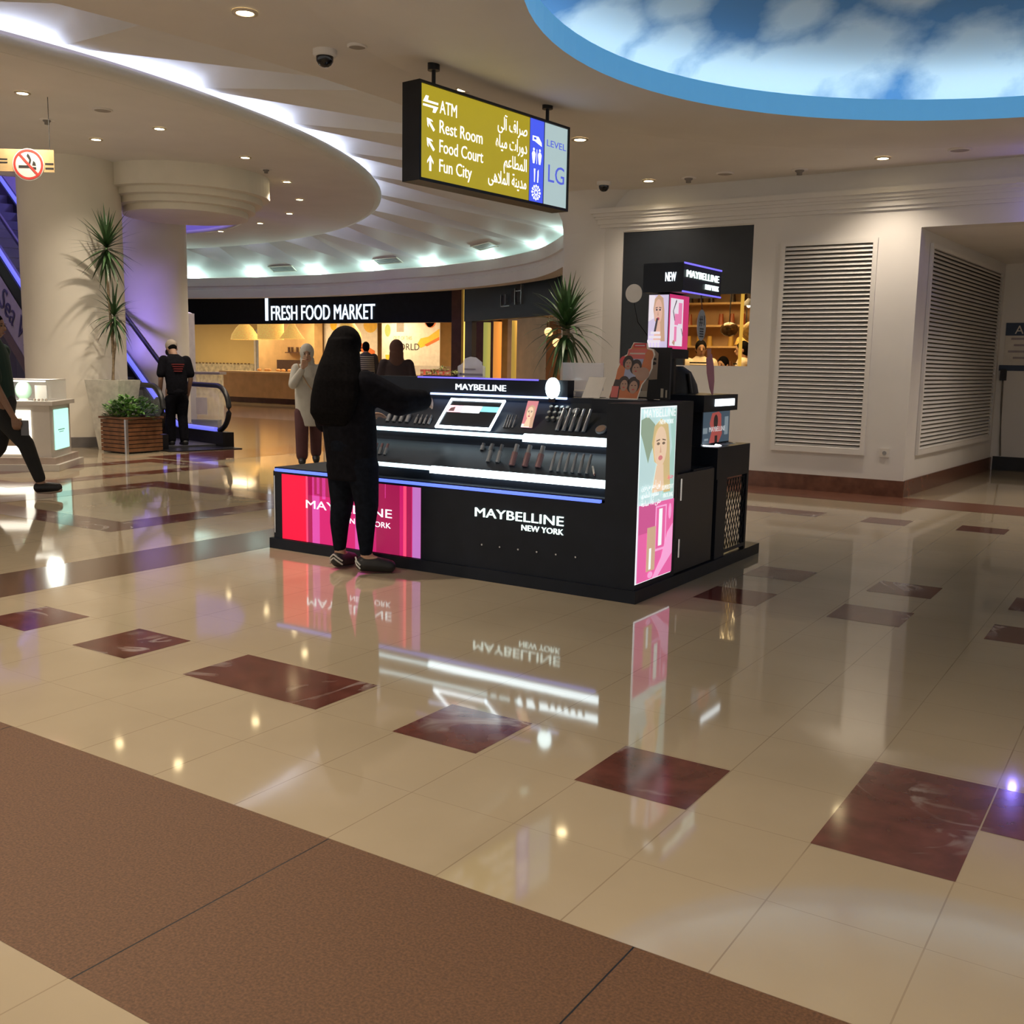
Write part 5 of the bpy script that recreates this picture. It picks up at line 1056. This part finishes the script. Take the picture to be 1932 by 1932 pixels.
# white painted words along the cladding, climbing with it
sl = (ED*-1+Vector((0, 0, -.577))).normalized(); PMt = epath(-.115, -.76)[38]; en = EP*-1
en2 = (en - sl*en.dot(sl)).normalized(); TMx = frame(PMt, sl, en2)
text('side_text', 'Sea World', TMx, .70, mat('text_navy', (.08, .07, .14), .5), es, ext=.003, shear=.35)
stp = MB().m(mat('step_grey', (.10, .10, .11), .4, .5))
for i in range(26):
    s_ = .1+i*.4; t = max(0, s_-1.25); z = .02+(t-.3)*.577 if t > .6 else .02; c0 = E0+ED*s_+EP*.54; Q = frame(c0+Vector((0, 0, z-.16)), ED, (0, 0, 1)); stp.prism(rect(-.2, -.45, .2, .45), .18, Q)
stp.build('steps', es)
ba = MB().m(black_metal); Q = frame(E0+EP*.54+Vector((0, 0, .002)), ED, (0, 0, 1)); ba.prism(rect(-.35, -.64, 1.2, -.45), .24, Q).prism(rect(-.35, .45, 1.2, .64), .24, Q).prism(rect(-.7, -.6, .3, .6), .012, Q); ba.build('base', es)
lamp('escalator_bulb', 'POINT', E0+ED*6.5+EP*2.2+Vector((0, 0, 4.9)), 60, (.28, .24, 1), .2, parent=es)
vl2 = thing('added_violet_lamp', 'added violet floor lamp hidden behind the escalator', 'lamp', (-18.3, 12.45, .0)); MB().m(black_metal).cone((-18.3, 12.45, .001), (-18.3, 12.45, .12), .12, .12, 16).build('body', vl2); MB().m(led_violet).cone((-18.3, 12.45, .121), (-18.3, 12.45, .13), .1, .1, 16).build('lens', vl2)  # added lamp body, unseen; it does not light the column itself
lamp('violet_bulb', 'SPOT', (-15.6, 11.4, 1.7), 75, (.34, .24, 1), .1, rot=Vector((-1.09, 1.67, .5)).to_track_quat('-Z', 'Y').to_euler(), spot=75, blend=.5, parent=es); lamp('violet_bulb', 'AREA', (-20.05, 12.65, 7.5), 260, (.35, .26, 1), 5, parent=vl2)  # unseen spot added to tint the column; area lamp fills the shaft
# glass counter behind the escalator landing
gc = thing('glass_counter', 'grey topped glass counter with a yellow notice behind the escalator', 'counter', (-16.9, 14.6, 0))
GM = frame((-17.9, 14.1, 0), (.84, .54, 0), (0, 0, 1)); MB().m(mat('grey_top', (.33, .30, .30), .3)).prism(rect(-.6, 0, 1.25, .5), .05, GM @ Matrix.Translation((0, 0, 1.08))).build('top', gc)
MB().m(glass).prism(rect(-.55, .05, 1.2, .06), 1.08, GM).prism(rect(1.19, .05, 1.2, .45), 1.08, GM).build('glass_front', gc)
MB().m(mat('notice_yellow', (.45, .36, .04), .5)).prism(rect(.30, -.03, .62, -.02), .30, GM @ Matrix.Translation((0, 0, .55))).build('yellow_notice', gc); MB().m(paper).prism(rect(.75, -.03, .98, -.02), .35, GM @ Matrix.Translation((0, 0, .25))).build('white_notice', gc)
MB().m(black_metal).prism(rect(-.55, .1, 1.15, .42), .12, GM @ Matrix.Translation((0, 0, .001))).build('plinth', gc)

# ================================================================ JEWELLERY STAND AT THE LEFT EDGE
JO = Vector((-11.62, 7.50, 0)); e1 = Vector((-.76, -.65, 0)).normalized(); e2 = Vector((-.65, .76, 0)).normalized()
JM = Matrix(((-e1.x, e2.x, 0, JO.x), (-e1.y, e2.y, 0, JO.y), (0, 0, 1, 0), (0, 0, 0, 1)))   # local x to the right, y away, z up; origin at right front corner
js = thing('display_counter', 'white lit display counter with glass case at the left edge behind the walking man', 'counter', JO)
jw = mat('stand_white', (.62, .58, .52), .35, var=.03)
MB().m(jw).box(-2.2, .0, 0, .85, .16, .80, JM).build('body', js); MB().m(mat('stand_step', (.45, .36, .30), .4)).box(-2.25, .07, -.07, .92, .08, .16, JM).m(jw).box(-2.3, .12, -.12, .97, 0.001, .08, JM).build('plinth', js); MB().m(jw).box(-2.25, .05, -.05, .90, .80, .85, JM).build('slab', js)
gcs = MB().m(glass)
for bx_ in ((-2.2, -.02, 0, .006, .85, 1.10), (-.026, -.02, 0, .8, .85, 1.10), (-2.2, -.02, .794, .8, .85, 1.10)): gcs.box(*bx_, JM)
gcs.build('glass_case', js); MB().m(emat('case_light', (1, .98, .9), 4)).box(-.55, -.06, .02, .10, 1.085, 1.10, JM).build('case_light', js); MB().m(jw).box(-2.2, -.02, 0, .8, 1.101, 1.112, JM).build('case_lid', js)
wf_ = MB().m(emat('window_glow', (1.0, .93, .78), 2.2)); 
for r_ in ((-.62, -.22, .20, .30), (-.62, -.22, .64, .74), (-.32, -.22, .30, .64), (-2.0, -.62, .20, .30), (-2.0, -.62, .64, .74)): wf_.box(r_[0], r_[1], -.012, -.001, r_[2], r_[3], JM)
wf_.build('lit_frame', js); MB().m(mat('niche_brown', (.35, .25, .16), .6)).box(-2.0, -.32, -.006, -.001, .30, .64, JM).build('niche', js)
MB().m(emat('panel_mint', (.50, .95, .80), 1.1)).box(.001, .012, .16, .74, .24, .74, JM).build('mint_panel', js); tp_ = MB().m(mat('mint_text', (.15, .45, .38), .5)).box(.012, .014, .28, .55, .48, .49, JM).box(.012, .014, .32, .5, .455, .462, JM); tp_.build('mint_text', js)
lamp('case_bulb', 'POINT', JM @ Vector((-.4, .15, 1.03)), 6, (1, .95, .85), .05, parent=js); lamp('case_bulb', 'POINT', JM @ Vector((-.1, .3, 1.3)), 10, (.95, 1, .9), .1, parent=js)
nb = thing('necklace_bust', 'green oval necklace display inside the glass case', 'display', JM @ Vector((-.42, .2, .85))); MB().m(mat('bust_green', (.28, .52, .36), .6)).ball((0, 0, 0), .1, 18, (1, .35, 1.15), JM @ Matrix.Translation((-.36, .22, .975))).build('oval', nb); MB().m(paper).cone(JM @ Vector((-.36, .22, .851)), JM @ Vector((-.36, .22, .875)), .06, .05, 16).build('foot', nb)
n2 = thing('bracelet_stand', 'pale stand with bracelets at the right end of the glass case', 'display', JM @ Vector((-.15, .25, .85))); MB().m(paper).box(-.22, -.08, .2, .24, .851, 1.04, JM).build('board', n2); bl = MB().m(mat('bracelet_brown', (.2, .12, .06), .4))
for i in range(4): bl.ball(JM @ Vector((-.2+i*.045, .12, .862)), .018, 8)
bl.build('bracelets', n2)
tb2 = thing('acrylic_tower', 'small clear tower with trinkets standing on the lit counter', 'display', JM @ Vector((-.62, .2, 1.112))); MB().m(acrylic).box(-.66, -.60, .18, .24, 1.113, 1.30, JM).build('tower', tb2); tk = MB().m(mat('trinket', (.35, .28, .18), .4, .4))
for i in range(5): tk.ball(JM @ Vector((-.63+.012*(i % 2), .21, 1.135+i*.034)), .012, 8)
tk.build('trinkets', tb2)
# ================================================================ PEOPLE
def V(*a): return Vector(a)
def hand(mb, w, dv, side, curl=.5, s=1.0):               # wrist, pointing direction, thumb side
    d_ = Vector(dv).normalized(); sd = Vector(side); sd = (sd-d_*sd.dot(d_)).normalized(); pn = d_.cross(sd)
    w = Vector(w); 
    for k, (o_, L_) in enumerate(((.030, .070), (.010, .078), (-.010, .072), (-.029, .058))):
        b0 = w+d_*.02*s+sd*o_*.5*s; b1 = w+d_*.085*s+sd*o_*s; a1 = curl*.7; a2 = curl*1.5
        m1 = b1+(d_*cos(a1)-pn*sin(a1))*L_*.5*s; m2 = m1+(d_*cos(a2)-pn*sin(a2))*L_*.5*s
        mb.chain([(*b0, .015*s), (*b1, .0125*s), (*m1, .0095*s), (*m2, .0078*s)])
    t0 = w+d_*.025*s+sd*.02*s; t1 = t0+(d_*.6+sd*.6-pn*.2)*.045*s; t2 = t1+(d_*.95+sd*.1-pn*.3)*.035*s
    mb.chain([(*t0, .014*s), (*t1, .011*s), (*t2, .0085*s)])
def figure(t, O, fwd, J, sk, vox=.009, body_skip=()):
    f = Vector(fwd).normalized(); r = Vector((f.y, -f.x, 0)); xf = Matrix(((r.x, f.x, 0, O[0]), (r.y, f.y, 0, O[1]), (0, 0, 1, 0), (0, 0, 0, 1)))
    b = MB().m(sk); h = V(*J['head']); hd = Vector(J.get('look', (0, 1, 0))).normalized(); rt_ = hd.cross(V(0, 0, 1)).normalized(); u_ = rt_.cross(hd)
    HM = Matrix(((rt_.x, hd.x, u_.x, h.x), (rt_.y, hd.y, u_.y, h.y), (rt_.z, hd.z, u_.z, h.z), (0, 0, 0, 1)))
    b.ball((0, 0, .02), .1, 18, (.76, .93, 1.0), HM); b.ball((0, .025, -.045), .075, 16, (.80, .85, .95), HM)
    b.cone(HM @ V(0, .085, .015), HM @ V(0, .112, -.025), .010, .017, 10); b.ball((0, .103, -.028), .016, 10, (1, 1, .8), HM)
    for s_ in (-1, 1): b.ball((s_*.078, -.01, -.005), .03, 10, (.35, .7, 1.1), HM)
    b.ball((0, .086, -.062), .02, 10, (1.2, .6, .45), HM)
    nk = V(*J['neck']); b.chain([(*(HM @ V(0, -.015, -.06)), .055), (*nk, .06), (*J['chest'], .11), (*J['pelvis'], .12)])
    for s_ in 'LR':
        b.chain([(*J['chest'], .09), (*J['sh'+s_], .055), (*J['el'+s_], .040), (*J['wr'+s_], .027)])
        hand(b, J['wr'+s_], J.get('hd'+s_, V(*J['wr'+s_])-V(*J['el'+s_])), J.get('th'+s_, (0, 1, 0)), J.get('curl'+s_, .5))
        b.chain([(*J['hip'+s_], .085), (*J['kn'+s_], .055), (*J['an'+s_], .038), (*J['to'+s_], .032)])
    o = b.build('body', t, xf=xf, remesh=vox, smooth_it=3)
    e = MB().m(mat('eye_dark', (.02, .015, .012), .3))
    for s_ in (-1, 1): e.ball((s_*.032, .088, .012), .011, 10, (1.3, .6, .7), HM); e.add([HM @ V(s_*.032+x, .092, .03+z) for x, z in ((-.018, 0), (.018, 0), (.018, .006), (-.018, .006))], [(0, 1, 2, 3)])
    e.m(mat('lip_tone', (.28, .09, .08), .5)).ball((0, .094, -.062), .014, 10, (1.5, .5, .5), HM)
    e.build('face_details', t, xf=xf)
    return xf, HM
def shell(t, name, xf, mt, rings=(), chains=(), vox=.011, sm=3):
    b = MB().m(mt)
    if rings: b.loft(rings)
    for c in chains: b.chain(c)
    return b.build(name, t, xf=xf, remesh=vox, smooth_it=sm)
def hair_cap(t, HM, xf, mt, r=.107, extra=(), vox=.009, name='hair', fwd_cut=.045):
    b = MB().m(mt).ball((0, -.014, .033), r, 18, (.80, .93, 1.0), HM)
    for p, r_, sc in extra: b.ball(p, r_, 14, sc, HM)
    o = b.build(name, t, xf=xf, remesh=vox, smooth_it=3); return o
def shoe(t, xf, an, to, mt, sole=None, nm='shoe'):
    a = V(*an); b_ = V(*to); d_ = (b_-a); d_.z = 0; d_.normalize()
    m_ = MB().m(mt); base = min(to[2]-.03, an[2]-.08)
    m_.chain([(*(a+V(0, 0, -.035)-d_*.02), .054), (*((a+b_)/2+V(0, 0, -.015)), .052), (*b_, .044)])
    o = m_.build(nm, t, xf=xf, remesh=.009, smooth_it=2)
    return o
black_cloth = mat('black_cloth', (.007, .007, .010), .95, var=.3, scale=30, spec=.08)
navy_cloth = mat('navy_cloth', (.007, .009, .015), .95, var=.3, scale=30, spec=.08)
hair_black = mat('hair_black', (.004, .0035, .004), .9, var=.5, scale=60, spec=.08)
shoe_black = mat('shoe_black', (.012, .012, .013), .5)
white_st = mat('shoe_white', (.55, .55, .52), .5)

# woman in black at the kiosk, seen from behind
t = thing('person', 'woman in black with long dark hair standing at the kiosk with her back turned', 'person', (-4.58, 5.14, 0))
J = dict(head=(-.085, .03, 1.485), look=(.25, 1, -.28), neck=(-.075, 0, 1.37), chest=(-.06, 0, 1.22), pelvis=(-.02, 0, .86), shL=(-.225, 0, 1.27), elL=(-.285, .05, .99), wrL=(-.12, .25, 1.02), hdL=(.5, .6, .2), shR=(.125, .02, 1.27), elR=(.25, .17, 1.15), wrR=(.28, .38, 1.16), hdR=(.1, 1, -.3),
         hipL=(-.10, 0, .82), knL=(-.115, .03, .46), anL=(-.125, 0, .10), toL=(-.14, .14, .045), hipR=(.075, 0, .82), knR=(.10, .03, .46), anR=(.12, -.01, .10), toR=(.24, .09, .045))
xf, HM = figure(t, t.location, (0, 1, 0), J, skin)
shell(t, 'loose_top', xf, black_cloth, [(-.01, .0, .62, .175, .13), (-.015, .0, .76, .19, .14), (-.03, 0, .95, .20, .15), (-.05, 0, 1.12, .205, .14), (-.06, 0, 1.25, .195, .12), (-.065, 0, 1.33, .13, .095), (-.075, .0, 1.39, .07, .07)],
      [[(-.20, 0, 1.27, .085), (-.285, .04, .99, .075), (-.17, .19, 1.01, .062)], [(.09, .02, 1.25, .10), (.25, .17, 1.14, .095), (.285, .37, 1.15, .072)]])
shell(t, 'trousers', xf, navy_cloth, (), [[(-.02, 0, .86, .155), (-.095, 0, .72, .112), (-.115, .015, .46, .080), (-.12, -.005, .32, .066), (-.125, 0, .145, .044)], [(-.02, 0, .86, .155), (.08, 0, .72, .112), (.105, .015, .46, .080), (.115, -.01, .32, .066), (.12, -.01, .145, .044)]])
hb_ = MB().m(hair_black).ball((0, -.015, .03), .118, 18, (.88, .95, 1.02), HM).loft([(-.075, -.125, .98, .13, .03), (-.07, -.135, 1.06, .185, .05), (-.065, -.11, 1.16, .20, .075), (-.07, -.07, 1.28, .185, .11), (-.08, -.04, 1.38, .150, .12), (-.085, -.01, 1.47, .118, .115), (-.085, 0, 1.55, .095, .10)])
hb_.build('hair', t, xf=xf, remesh=.01, smooth_it=3)
for s_ in 'LR':
    sh2 = shoe(t, xf, J['an'+s_], J['to'+s_], shoe_black)
    a = V(*J['an'+s_]); b_ = V(*J['to'+s_]); d2v = (b_-a); d2v.z = 0; d2v.normalize(); sidev = V(d2v.y, -d2v.x, 0); ls = MB().m(white_st)
    for k in range(2):
        for q_ in (-1, 1): c0 = a-d2v*.074+V(0, 0, -.005-.024*k); ls.tube([c0+V(0, 0, .012)+d2v*.004, c0+sidev*q_*.030+d2v*.012+V(0, 0, -.010), c0+sidev*q_*.050+d2v*.036+V(0, 0, -.034)], .006, 6)
    ls.build('stripes', sh2, xf=xf)

# woman in white walking towards the camera
t = thing('person', 'woman in a white headscarf and long white tunic with one hand at her chin', 'person', (-9.95, 10.26, 0))
J = dict(head=(.01, .02, 1.485), look=(0, 1, -.05), neck=(.01, 0, 1.38), chest=(0, 0, 1.23), pelvis=(0, 0, .88), shR=(.17, 0, 1.30), elR=(.20, .12, 1.08), wrR=(.07, .20, 1.30), hdR=(-.3, -.1, 1), thR=(-1, 0, .2), curlR=1.1, shL=(-.17, 0, 1.30), elL=(-.21, -.03, 1.03), wrL=(-.17, .10, .84),
         hipL=(-.09, 0, .84), knL=(-.10, -.05, .46), anL=(-.10, -.18, .11), toL=(-.10, -.05, .04), hipR=(.09, 0, .84), knR=(.09, .08, .46), anR=(.09, .10, .09), toR=(.09, .24, .04))
xf, HM = figure(t, t.location, (.70, -.715, 0), J, skin)
wcl = mat('white_cloth', (.50, .49, .45), .85, var=.06); 
shell(t, 'tunic', xf, wcl, [(0, .03, .52, .155, .125), (0, .01, .78, .175, .135), (0, 0, .95, .18, .13), (0, 0, 1.10, .175, .125), (0, 0, 1.25, .19, .115), (0, 0, 1.33, .14, .095), (0, 0, 1.38, .07, .07)], [[(.15, 0, 1.29, .075), (.20, .12, 1.08, .062), (.085, .19, 1.27, .045)], [(-.15, 0, 1.29, .075), (-.21, -.03, 1.03, .06), (-.175, .09, .87, .045)]])
shell(t, 'trousers', xf, mat('maroon_cloth', (.085, .030, .035), .8), (), [[(0, 0, .84, .13), (-.095, 0, .7, .10), (-.10, -.05, .46, .085), (-.10, -.17, .14, .075)], [(0, 0, .84, .13), (.09, .02, .7, .10), (.09, .08, .46, .09), (.09, .10, .12, .08)]])
hs = MB().m(wcl).ball((0, -.02, .03), .115, 18, (.85, .95, 1.05), HM).loft([(.0, .03, 1.08, .11, .10), (0, .04, 1.18, .12, .11), (0, .01, 1.28, .125, .10), (.005, -.0, 1.36, .09, .085), (.01, -.035, 1.44, .095, .075)])
hs.build('headscarf', t, xf=xf, remesh=.009, smooth_it=3)
for s_ in 'LR': shoe(t, xf, J['an'+s_], J['to'+s_], shoe_black)
bg = tag(MB().m(mat('tan_leather', (.42, .27, .16), .5)).loft([(-.16, .17, .72, .10, .03), (-.16, .17, .80, .11, .045), (-.15, .17, .93, .095, .035), (-.15, .17, .95, .08, .02)]).tube([(-.12, .165, .94), (.0, .16, 1.08), (.09, .13, 1.24), (.13, .07, 1.36)], .008).build('shoulder_bag', org=t.location, xf=xf), 'tan shoulder bag hanging from the woman in white', 'bag')

# man striding in at the left edge
t = thing('person', 'young man in a dark green tee and black trousers striding in at the left edge', 'person', (-9.64, 5.99, 0))
J = dict(head=(0, -.29, 1.68), look=(.05, 1, -.05), neck=(0, -.31, 1.55), chest=(0, -.30, 1.38), pelvis=(0, -.27, .97), shR=(.17, -.30, 1.45), elR=(.21, -.20, 1.10), wrR=(.20, -.05, .80), hdR=(0, .25, -1), thR=(-.3, 1, 0), curlR=.9, shL=(-.19, -.32, 1.45), elL=(-.22, -.50, 1.16), wrL=(-.20, -.48, .88),
         hipR=(.09, -.25, .93), knR=(.08, -.0, .53), anR=(.08, .13, .13), toR=(.08, .30, .10), hipL=(-.09, -.29, .93), knL=(-.09, -.36, .48), anL=(-.09, -.58, .17), toL=(-.09, -.42, .05))
xf, HM = figure(t, t.location, (.84, .54, 0), J, skin_dark)
shell(t, 'tee_shirt', xf, mat('green_tee', (.012, .040, .032), .85), [(0, -.26, .88, .165, .125), (0, -.27, 1.05, .165, .125), (0, -.29, 1.25, .175, .125), (0, -.31, 1.42, .19, .115), (0, -.31, 1.50, .13, .09), (0, -.31, 1.56, .065, .065)], [[(.16, -.30, 1.44, .08), (.205, -.22, 1.18, .075)], [(-.18, -.32, 1.44, .08), (-.215, -.46, 1.22, .072)]])
shell(t, 'trousers', xf, mat('charcoal_cloth', (.016, .017, .018), .9), (), [[(0, -.26, .94, .14), (.09, -.21, .80, .105), (.08, .0, .53, .08), (.08, .12, .19, .058)], [(0, -.26, .94, .14), (-.09, -.29, .80, .105), (-.09, -.36, .48, .08), (-.09, -.56, .22, .055)]])
hair_cap(t, HM, xf, hair_black, .108, [((0, -.05, -.0), .095, (.85, .8, 1.0))])
for s_ in 'LR':
    o = shoe(t, xf, J['an'+s_], J['to'+s_], shoe_black)
    a = V(*J['an'+s_]); b_ = V(*J['to'+s_]); MB().m(mat('sole_tan', (.42, .34, .27), .6)).chain([(*(a+V(0, -.03, -.075)), .022), (*((a+b_)/2+V(0, 0, -.060)), .024), (*(b_+V(0, .02, -.026)), .024)]).build('sole', o, xf=xf)
ph = tag(MB().m(mat('phone_grey', (.14, .14, .15), .3)).box(.155, .165, .0, .075, .62, .77).build('phone', org=t.location, xf=xf), 'grey phone held in the hand of the striding man', 'phone')

# man with a cap stepping onto the escalator
t = thing('person', 'man in a beige cap and black tee with red back print at the escalator', 'person', (-13.31, 10.79, 0))
J = dict(head=(0, .17, 1.55), look=(.0, 1, -.75), neck=(0, .08, 1.46), chest=(0, .03, 1.30), pelvis=(0, -.02, .92), shR=(.19, .03, 1.38), elR=(.23, -.0, 1.08), wrR=(.21, .08, .83), shL=(-.19, .03, 1.38), elL=(-.24, .0, 1.08), wrL=(-.23, .10, .82), curlL=1.0,
         hipL=(-.09, 0, .90), knL=(-.09, .06, .50), anL=(-.09, .03, .11), toL=(-.09, .17, .05), hipR=(.09, 0, .90), knR=(.09, .02, .50), anR=(.09, -.06, .11), toR=(.09, .08, .05))
xf, HM = figure(t, t.location, (-.93, .36, 0), J, skin_dark, .011)
ts = shell(t, 'tee_shirt', xf, black_cloth, [(0, -.02, .84, .165, .125), (0, -.02, 1.0, .165, .125), (0, .01, 1.2, .185, .13), (0, .03, 1.34, .195, .115), (0, .05, 1.42, .13, .09), (0, .08, 1.47, .065, .065)], [[(.175, .03, 1.37, .08), (.225, .0, 1.16, .07)], [(-.175, .03, 1.37, .08), (-.235, .0, 1.16, .07)]])
rp_ = MB().m(mat('shirt_red', (.14, .012, .014), .7))
for i in range(4): rp_.box(-.10+.01*i, .09-.012*i, -.135-.004, -.125+.03, 1.30-.035*i, 1.318-.035*i)
rp_.build('back_print', ts, xf=xf)
shell(t, 'trousers', xf, black_cloth, (), [[(0, -.02, .88, .14), (-.09, .02, .74, .10), (-.09, .05, .50, .08), (-.09, .03, .12, .07)], [(0, -.02, .88, .14), (.09, 0, .74, .10), (.09, .02, .50, .08), (.09, -.05, .12, .07)]])
hair_cap(t, HM, xf, hair_black, .102)
cp = MB().m(mat('cap_beige', (.34, .29, .24), .8)).ball((0, -.012, .055), .112, 18, (.84, .95, .88), HM); cp.build('cap', t, xf=xf, remesh=.01, smooth_it=2)
MB().m(mat('cap_brim', (.06, .045, .05), .8)).prism(ell(0, .10, .075, .085, 20), .012, HM @ Matrix.Translation((0, 0, .045)) @ Matrix.Rotation(-.3, 4, 'X')).build('cap_brim', t, xf=xf)
for s_ in 'LR': shoe(t, xf, J['an'+s_], J['to'+s_], shoe_black)
MBb = MB().m(black_matt).loft([(-.25, .14, .55, .05, .09), (-.25, .14, .62, .07, .13), (-.25, .14, .74, .065, .12), (-.245, .14, .79, .03, .05)]); tag(MBb.build('hand_bag', org=t.location, xf=xf), 'small black bag in the hand of the man in the cap', 'bag')

def simple(label, O, fwd, top, legs, hairm, hgt=1.66, scarf=None, sk=skin, stripes=None, arms=0):
    t = thing('person', label, 'person', O); k = hgt/1.70
    S3 = lambda *p: tuple(x*k for x in p)
    J = dict(head=S3(0, .02, 1.58), look=(0, 1, -.08), neck=S3(0, 0, 1.46), chest=S3(0, 0, 1.30), pelvis=S3(0, 0, .92))
    for s_, q in (('L', -1), ('R', 1)):
        J.update({'sh'+s_: S3(q*.19, 0, 1.39), 'el'+s_: S3(q*.24, .02+arms*.1, 1.10), 'wr'+s_: S3(q*(.22-.08*arms), .10+.18*arms, .86+.2*arms), 'hip'+s_: S3(q*.09, 0, .9), 'kn'+s_: S3(q*.09, .02, .5), 'an'+s_: S3(q*.09, -.02, .10), 'to'+s_: S3(q*.09, .12, .045)})
    xf, HM = figure(t, O, fwd, J, sk, .012); m3 = lambda L_: [S3(*p) for p in L_]
    tp = shell(t, 'top', xf, top, m3([(0, 0, .80, .18, .14), (0, 0, 1.0, .175, .135), (0, 0, 1.2, .19, .13), (0, 0, 1.36, .20, .115), (0, 0, 1.43, .13, .09), (0, 0, 1.48, .065, .065)]), [m3([(q*.17, 0, 1.38, .08), (q*.24, .02+arms*.1, 1.10, .065), (q*(.22-.07*arms), .09+.15*arms, .90+.18*arms, .05)]) for q in (-1, 1)], .013)
    if stripes:
        sm_ = MB().m(stripes)
        for i in range(10): z = (1.0+.042*i)*k; sm_.lathe([(.1, z), (.1, z+.018*k)], (0, 0, 0), 28)
        for v in sm_.v: v.x *= 1.88*k; v.y *= 1.42*k
        sm_.build('stripes', tp, xf=xf)
    shell(t, 'trousers', xf, legs, (), [m3([(0, 0, .86, .14), (q*.09, 0, .72, .105), (q*.09, .02, .5, .085), (q*.09, -.02, .12, .075)]) for q in (-1, 1)], .013)
    if scarf: MB().m(scarf).ball((0, -.02, .03), .118, 18, (.86, .95, 1.03), HM).loft([S3(*p) for p in [(0, 0, 1.30, .15, .12), (0, 0, 1.40, .13, .11), (0, -.01, 1.47, .10, .09), (0, -.02, 1.55, .10, .09)]]).build('headscarf', t, xf=xf, remesh=.012, smooth_it=3)
    else: hair_cap(t, HM, xf, hairm, .108, [((0, -.04, -.01), .09, (.9, .8, 1))], .012)
    for s_ in 'LR': shoe(t, xf, J['an'+s_], J['to'+s_], shoe_black)
    return t
simple('person in dark clothes with short hair facing the food shop beside the long-haired woman', (-15.9, 18.3, 0), (-.75, .66, 0), mat('dark_blouse', (.03, .025, .03), .8), black_cloth, hair_black, 1.86, sk=skin_dark, stripes=mat('pale_stripe', (.4, .36, .3), .8))
simple('person in a brown headscarf and dark coat facing the food shop', (-9.25, 11.29, 0), (-.66, .75, 0), mat('plum_coat', (.035, .022, .028), .8), black_cloth, hair_black, 1.69, scarf=mat('rust_scarf', (.10, .045, .035), .8))
simple('man in a white shirt with dark stripes behind the counter of the lit shop', (-6.11, 14.65, 0), (.5, -.86, 0), mat('cream_shirt', (.62, .54, .42), .8), navy_cloth, hair_black, 1.81, sk=skin_dark, stripes=navy_cloth)
simple('person in a striped top and dark cap at the right edge of the lit shop', (-5.45, 14.7, 0), (-.95, -.3, 0), mat('cream_shirt', (.62, .54, .42), .8), navy_cloth, hair_black, 1.80, stripes=navy_cloth)
simple('small dark-haired person between the two striped shirts in the lit shop', (-5.98, 15.27, 0), (-.2, -1, 0), mat('peach_top', (.45, .25, .15), .8), navy_cloth, hair_black, 1.56, arms=1)
